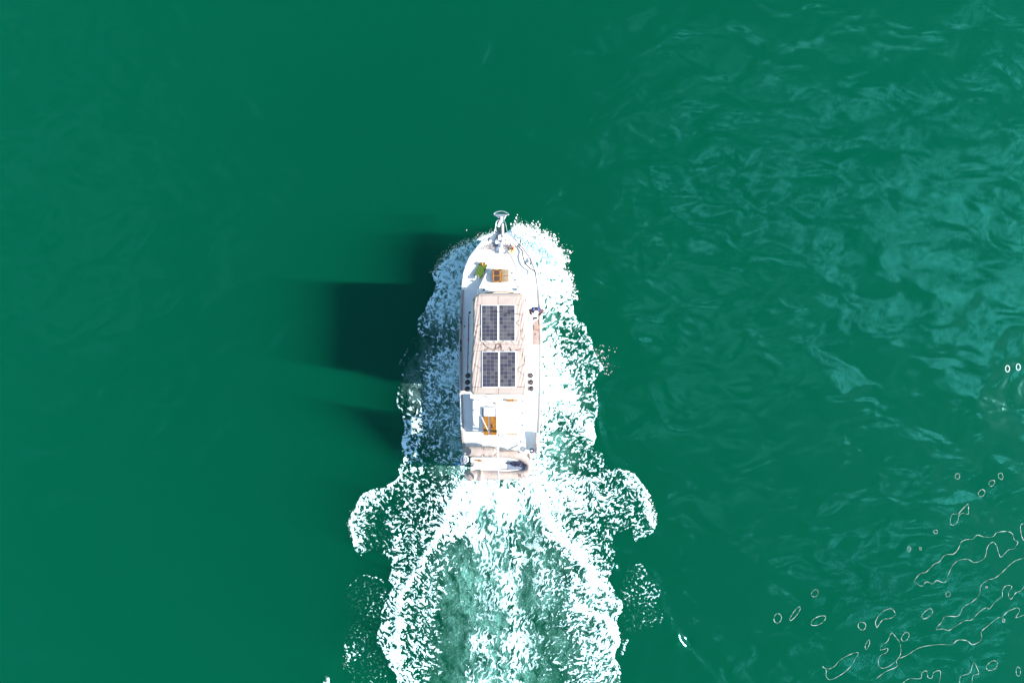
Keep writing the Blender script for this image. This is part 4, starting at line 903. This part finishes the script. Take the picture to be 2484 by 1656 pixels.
MB().tube([Q3(355,1328,1.8), Q3(530,1342,1.8)], .016).build('shaft', M['grey'], e); m = MB().tube([Q3(298,1342,1.8), Q3(355,1328,1.8)], [.05, .03]); m.box(tuple(Q3(322,1340,1.83)), (.12, .07, .05), rz=.4, bev=.02); m.build('hook_head', M['blue'], e)

#@@DINGHY
# ------------------------------------------------------------------ dinghy slung across the stern under a creased cover
zd = 1.95
dg = empty('inflatable_dinghy', (XC-.05, Yz(1125, zd), zd-.3), 'inflatable dinghy with creased beige tube covers slung across the stern', 'dinghy')
def tubecover(pts, r, seed, amp=.02, freq=5.0, n=20, sub=10):
    c = spline(pts, sub); N = len(c); rows = []; rr = np.interp(np.linspace(0, 1, N), np.linspace(0, 1, len(r)), r)
    for i, p in enumerate(c):
        a = c[max(i-1, 0)]; b = c[min(i+1, N-1)]; t = (b-a).normalized(); sd_ = t.cross(Vector((0, 0, 1))).normalized(); up = sd_.cross(t)
        s_ = i*(pts[-1]-pts[0]).length/N if (pts[-1]-pts[0]).length > .5 else i*.05
        row = []
        for k in range(n):
            an = 2*math.pi*k/n
            q = rr[i]*(1+amp/.2*(noise2(np.array([s_*freq+seed]), np.array([math.sin(an)*.9+seed*.37]), seed)[0]*1.6+.5*math.sin(s_*freq*5.2+2*math.sin(an*2)+seed)*.4))
            row.append(p+sd_*math.cos(an)*q+up*math.sin(an)*q)
        rows.append(row)
    m = MB().grid(rows, close=True); m.f += [tuple(range(n-1, -1, -1)), tuple((N-1)*n+k for k in range(n))]; m.mi += [0, 0]; return m
m = tubecover([Q3(452,1140,zd), Q3(480,1135,zd), Q3(700,1138,zd), Q3(880,1140,zd), Q3(960,1138,zd)], [.09, .20, .235, .235, .235, .22, .13], 3, amp=.022)
m.build('tube_cover', M['canvas'], dg)['label'] = 'rounded beige cover over the port end of the forward tube'
m = tubecover([Q3(940,1165,zd-.03), Q3(1100,1175,zd-.03), Q3(1250,1195,zd-.02), Q3(1350,1230,zd-.02), Q3(1430,1290,zd-.02), Q3(1462,1350,zd-.02), Q3(1440,1450,zd-.02), Q3(1370,1500,zd-.02), Q3(1200,1518,zd-.02), Q3(1000,1520,zd-.02), Q3(800,1515,zd-.02), Q3(700,1510,zd-.02)], [.16, .19, .20, .19, .18, .17, .18, .19, .20, .21, .21, .21], 7, amp=.024, freq=6)
m.build('bow_tube_cover', M['canvas'], dg)
m = tubecover([Q3(440,1535,zd), Q3(480,1528,zd), Q3(620,1520,zd), Q3(735,1518,zd), Q3(768,1518,zd)], [.06, .20, .245, .25, .245, .20, .10], 11, amp=.03, freq=7)
m.build('tube_cover', M['canvas'], dg)['label'] = 'creased beige cover over the port end of the after tube'
fl_ = [Q3(u, v_, zd-.05) for u, v_ in ((540,1235),(700,1235),(1000,1235),(1130,1240),(1300,1260),(1420,1310),(1440,1380),(1400,1430),(1200,1450),(900,1455),(540,1460))]
MB().prism(fl_, zd-.22, zd-.05).build('dinghy_floor', M['hull_in'], dg, smooth=False)
MB().prism([Q3(u, v_, zd-.045) for u, v_ in ((1120,1270),(1250,1285),(1420,1320),(1425,1425),(1100,1432),(1118,1370),(1095,1325))], zd-.046, zd-.038).build('floor_panel', M['bluegrey'], dg, smooth=False)['label'] = 'grey blue floor panel under the black rope'
MB().prism([Q3(u, v_, zd+.03) for u, v_ in ((535,1238),(560,1238),(560,1455),(535,1455))], zd-.2, zd+.03).build('transom', M['gel'], dg, smooth=False)
MB().tube([Q3(600,1272,zd+.03), Q3(660,1290,zd+.03), Q3(700,1290,zd+.03), Q3(720,1275,zd+.05)], [.03, .045, .05, .02]).build('oarlock', M['teak'], dg)
MB().tube([Q3(1060,1430,zd+.03), Q3(1160,1427,zd+.03)], [.03, .02]).build('oar_grip', M['teak_pale'], dg)
m = MB().box(tuple(Q3(568,1355,zd+.08)), (.14, .22, .12), bev=.03); m.tube([Q3(545,1340,zd+.16), Q3(600,1345,zd+.16)], .025); m.tube([Q3(560,1380,zd+.16), Q3(605,1330,zd+.16)], .02); islands(m, 'motor_clamp', M['caprail'], dg)
m = MB()
for pl in ([(905,1075),(935,1095),(950,1130)], [(950,1150),(930,1190),(905,1215)], [(745,1060),(745,1215)], [(990,1138),(1150,1132),(1290,1122),(1385,1142)], [(1310,1545),(1320,1490),(1345,1560)], [(1380,1525),(1400,1545)]):
    m.tube([Q3(*p, zd+.20) for p in pl], .012, n=6)
islands(m, 'cover_strap', M['seam'], dg)
for pl in ([(1455,1170),(1480,1240),(1492,1330),(1490,1430),(1450,1530)],):
    m = MB()
    for i in range(26):
        t = i/25; c = Q3(1462+22*math.sin(t*3.1), 1175+t*350, zd+.05); a_ = -.5+t*1.3+rb.random()*.7
        m.tube([c-Vector((math.cos(a_)*.11, math.sin(a_)*.11, 0)), c+Vector((0, 0, .05)), c+Vector((math.cos(a_)*.11, math.sin(a_)*.11, -.05))], [.012, .026, .01], n=6)
    islands(m, 'gathered_cloth', M['canvas'], dg)
m = MB(); zr = zd+.0
m.tube(spline([Q3(1090,1330,zr), Q3(1160,1333,zr), Q3(1250,1338,zr), Q3(1430,1352,zr)], 5), .02)
for i in range(9):
    cx, cy_ = 1225+rb.random()*120, 1318+rb.random()*45; ru, rv = 28+rb.random()*22, 16+rb.random()*16
    m.tube([Q3(cx+ru*math.cos(a), cy_+rv*math.sin(a), zr+.01+.05*rb.random()) for a in np.linspace(0, 2*math.pi, 14)[:-1]], .016, n=6, closed=True)
m.tube([Q3(1155+30*math.cos(a), 1325+15*math.sin(a), zr+.01) for a in np.linspace(0, 2*math.pi, 12)[:-1]], .014, n=6, closed=True)
thing('coiled_rope', m, M['navy'], 'heap of dark navy rope lying in the bow of the dinghy', 'rope')

#@@PERSON
# ------------------------------------------------------------------ person on the starboard side deck
px_, py_ = 1.10, 1.42; zf_ = 1.29
pe = empty('person', (px_, py_, zf_), 'person in maroon jacket, blue straps and white cap standing on the starboard side deck', 'person')
def skin(name, verts, edges, radii, m_, root=0, sub=2):
    me = bpy.data.meshes.new(name); me.from_pydata([(v[0], v[1], v[2]) for v in verts], edges, [])
    o = bpy.data.objects.new(name, me); COL.objects.link(o)
    mo = o.modifiers.new('skin', 'SKIN'); mo.use_smooth_shade = True
    for i, r in enumerate(radii): me.skin_vertices[0].data[i].radius = (r if isinstance(r, tuple) else (r, r)); me.skin_vertices[0].data[i].use_root = (i == root)
    s_ = o.modifiers.new('sub', 'SUBSURF'); s_.levels = sub; s_.render_levels = sub
    me.materials.append(m_); return o
def bake(os_, name, m_, parent, voxel=None):
    dg_ = bpy.context.evaluated_depsgraph_get(); bm = bmesh.new()
    for o in os_:
        ev = o.evaluated_get(dg_); t = bpy.data.meshes.new_from_object(ev); bm.from_mesh(t); bpy.data.meshes.remove(t)
    for o in os_: me_ = o.data; bpy.data.objects.remove(o); bpy.data.meshes.remove(me_)
    me = bpy.data.meshes.new(name); bm.to_mesh(me); bm.free(); me.polygons.foreach_set('use_smooth', [True]*len(me.polygons)); me.materials.clear(); me.materials.append(m_)
    for p in me.polygons: p.material_index = 0
    o = bpy.data.objects.new(name, me); COL.objects.link(o)
    if voxel: r_ = o.modifiers.new('fuse', 'REMESH'); r_.mode = 'VOXEL'; r_.voxel_size = voxel; r_.use_smooth_shade = True
    if parent: o.parent = parent
    return o
# local coordinates: faces -Y (aft), origin between the feet
V = {'pel': (0, .06, .94), 'bel': (0, .05, 1.10), 'che': (0, .02, 1.32), 'nk': (0, -.04, 1.50), 'hd0': (0, -.09, 1.57), 'hd1': (0, -.14, 1.68),
     'sL': (-.17, .0, 1.43), 'eL': (-.35, .03, 1.17), 'wL': (-.16, -.24, 1.12), 'sR': (.17, .0, 1.43), 'eR': (.35, .02, 1.18), 'wR': (.12, -.26, 1.13),
     'hL': (-.10, .05, .90), 'kL': (-.13, .0, .50), 'aL': (-.14, .06, .09), 'fL': (-.16, -.12, .04), 'hR': (.10, .05, .90), 'kR': (.13, .0, .50), 'aR': (.14, .06, .09), 'fR': (.16, -.12, .04),
     'pL': (-.12, -.29, 1.115), 'pR': (.08, -.31, 1.12)}
RD = {'pel': .13, 'bel': .125, 'che': .14, 'nk': .06, 'hd0': .065, 'hd1': .05, 'sL': .065, 'eL': .045, 'wL': .028, 'sR': .065, 'eR': .045, 'wR': .028,
      'hL': .09, 'kL': .06, 'aL': .042, 'fL': .035, 'hR': .09, 'kR': .06, 'aR': .042, 'fR': .035, 'pL': .03, 'pR': .03}
E = [('pel','bel'),('bel','che'),('che','nk'),('nk','hd0'),('hd0','hd1'),('che','sL'),('sL','eL'),('eL','wL'),('wL','pL'),('che','sR'),('sR','eR'),('eR','wR'),('wR','pR'),('pel','hL'),('hL','kL'),('kL','aL'),('aL','fL'),('pel','hR'),('hR','kR'),('kR','aR'),('aR','fR')]
ks = list(V)
body = skin('b', [V[k] for k in ks], [(ks.index(a), ks.index(b)) for a, b in E], [RD[k] for k in ks], M['skin'])
parts_ = [body]
for sd_, sx in (('L', 1), ('R', -1)):                          # fingers and thumb curled round the controller
    pc = Vector(V['p'+sd_])
    for k in range(4):
        f0 = pc+Vector((sx*(.0), -.012, .022-k*.018)); ln = (.030, .034, .032, .025)[k]
        parts_.append(skin('f', [pc, f0+Vector((sx*.012, -.025, 0)), f0+Vector((sx*.030, -.025-ln*.5, 0)), f0+Vector((sx*.052, -.010-ln*.3, 0))], [(0,1),(1,2),(2,3)], [.014, .010, .009, .007], M['skin'], sub=1))
    parts_.append(skin('t', [pc, pc+Vector((sx*.022, .006, .034)), pc+Vector((sx*.045, -.004, .046))], [(0,1),(1,2)], [.015, .011, .008], M['skin'], sub=1))
hdm = MB(); hc = Vector((0, -.13, 1.64))
hdm.sphere(hc, .095, n=20, sc=(.82, 1.0, 1.18)); hdm.sphere(hc+Vector((0, -.10, -.01)), .016, n=8, sc=(.8, 1, 1.6)); hdm.sphere(hc+Vector((.08, .01, 0)), .026, n=8, sc=(.4, .7, 1)); hdm.sphere(hc+Vector((-.08, .01, 0)), .026, n=8, sc=(.4, .7, 1))
hdm.sphere(hc+Vector((0, -.075, -.07)), .04, n=10, sc=(1, .8, .8)); parts_.append(hdm.build('h', M['skin']))
bpy.context.view_layer.update()
bd = bake(parts_, 'body', M['skin'], pe, voxel=.009)
def child(mb, name, m_, par=pe):
    o = mb.build(name, m_); o.parent = par; return o
child(MB().sphere(hc+Vector((.032, -.083, .015)), .010, n=8).sphere(hc+Vector((-.032, -.083, .015)), .010, n=8), 'eyes', M['glass'])
child(MB().tube([hc+Vector((-.022, -.094, -.045)), hc+Vector((0, -.102, -.047)), hc+Vector((.022, -.094, -.045))], .005, n=6), 'mouth', M['darkred'])
child(MB().sphere(hc+Vector((0, .022, -.005)), .099, n=16, sc=(.84, .95, 1.05)), 'hair', M['brown'])
J = {'bel': .150, 'che': .185, 'nk': .075, 'sL': .10, 'eL': .068, 'wL': .042, 'sR': .10, 'eR': .068, 'wR': .042, 'pel': .150}
kj = list(J); ej = [(kj.index(a), kj.index(b)) for a, b in E if a in kj and b in kj]
jk = skin('j', [V[k] if k != 'wL' and k != 'wR' else (Vector(V[k])+(Vector(V['e'+k[1]])-Vector(V[k]))*.12) for k in kj], ej, [J[k] for k in kj], M['jacket'], root=kj.index('pel'))
T = {'pel': .142, 'hL': .105, 'kL': .08, 'aL': .06, 'hR': .105, 'kR': .08, 'aR': .06}; kt = list(T)
tk = skin('t', [V[k] for k in kt], [(kt.index(a), kt.index(b)) for a, b in E if a in kt and b in kt], [T[k] for k in kt], M['trousers'])
bpy.context.view_layer.update()
jo = bake([jk], 'jacket', M['jacket'], pe); bake([tk], 'trousers', M['trousers'], pe)
m = MB()
for sx in (-1, 1): m.tube(spline([(sx*.09, .165, 1.20), (sx*.10, .15, 1.42), (sx*.105, .03, 1.525), (sx*.09, -.115, 1.45), (sx*.075, -.135, 1.25)], 5), .030, n=8, squash=.35)
child(m, 'harness_strap', M['bluestrap'])
m = MB()
cp = [(.098*math.cos(a), .098*math.sin(a)) for a in np.linspace(0, 2*math.pi, 21)[:-1]]
rows = []
for zz, s_ in ((.0, 1.06), (.035, 1.04), (.075, .88), (.10, .60), (.112, .2)): rows.append([hc+Vector((a*s_*.9, b*s_*1.05+.005, zz+.02)) for a, b in cp])
m.grid(rows, close=True); m.f.append(tuple(4*20+k for k in range(20))); m.mi.append(0)
m.prism([(hc.x+.085*math.sin(a)*1.0, hc.y-.08-.10*math.cos(a)) for a in np.linspace(-1.5, 1.5, 11)], hc.z+.018, hc.z+.028)
child(m, 'cap', M['cap'])
for sx in (-1, 1): child(MB().box((sx*.155, -.04, .045), (.10, .28, .09), bev=.03), 'shoe', M['black'])
c = Vector((px_, py_, zf_))+Vector((-.02, -.335, 1.135))
e = empty('handheld_controller', c, 'black handheld controller held in both hands by the person', 'controller')
MB().box(tuple(c), (.20, .10, .035), bev=.015).build('controller_case', M['black'], e)
MB().box((c.x, c.y-.055, c.z+.035), (.15, .012, .08), bev=.003).build('controller_screen', M['glass'], e)
m = MB()
for sx in (-1, 1): m.tube([(c.x+sx*.055, c.y+.01, c.z+.015), (c.x+sx*.055, c.y+.01, c.z+.04)], .008, n=6)
islands(m, 'control_stick', M['grey'], e)
m = MB().tube(spline([c+Vector((-.10, .0, 0)), c+Vector((-.14, -.02, -.03)), c+Vector((-.15, -.10, -.06)), c+Vector((-.10, -.11, -.05)), c+Vector((-.11, -.03, 0))], 4), .012, n=6); m.build('lanyard', M['darkred'], e)
#@@END
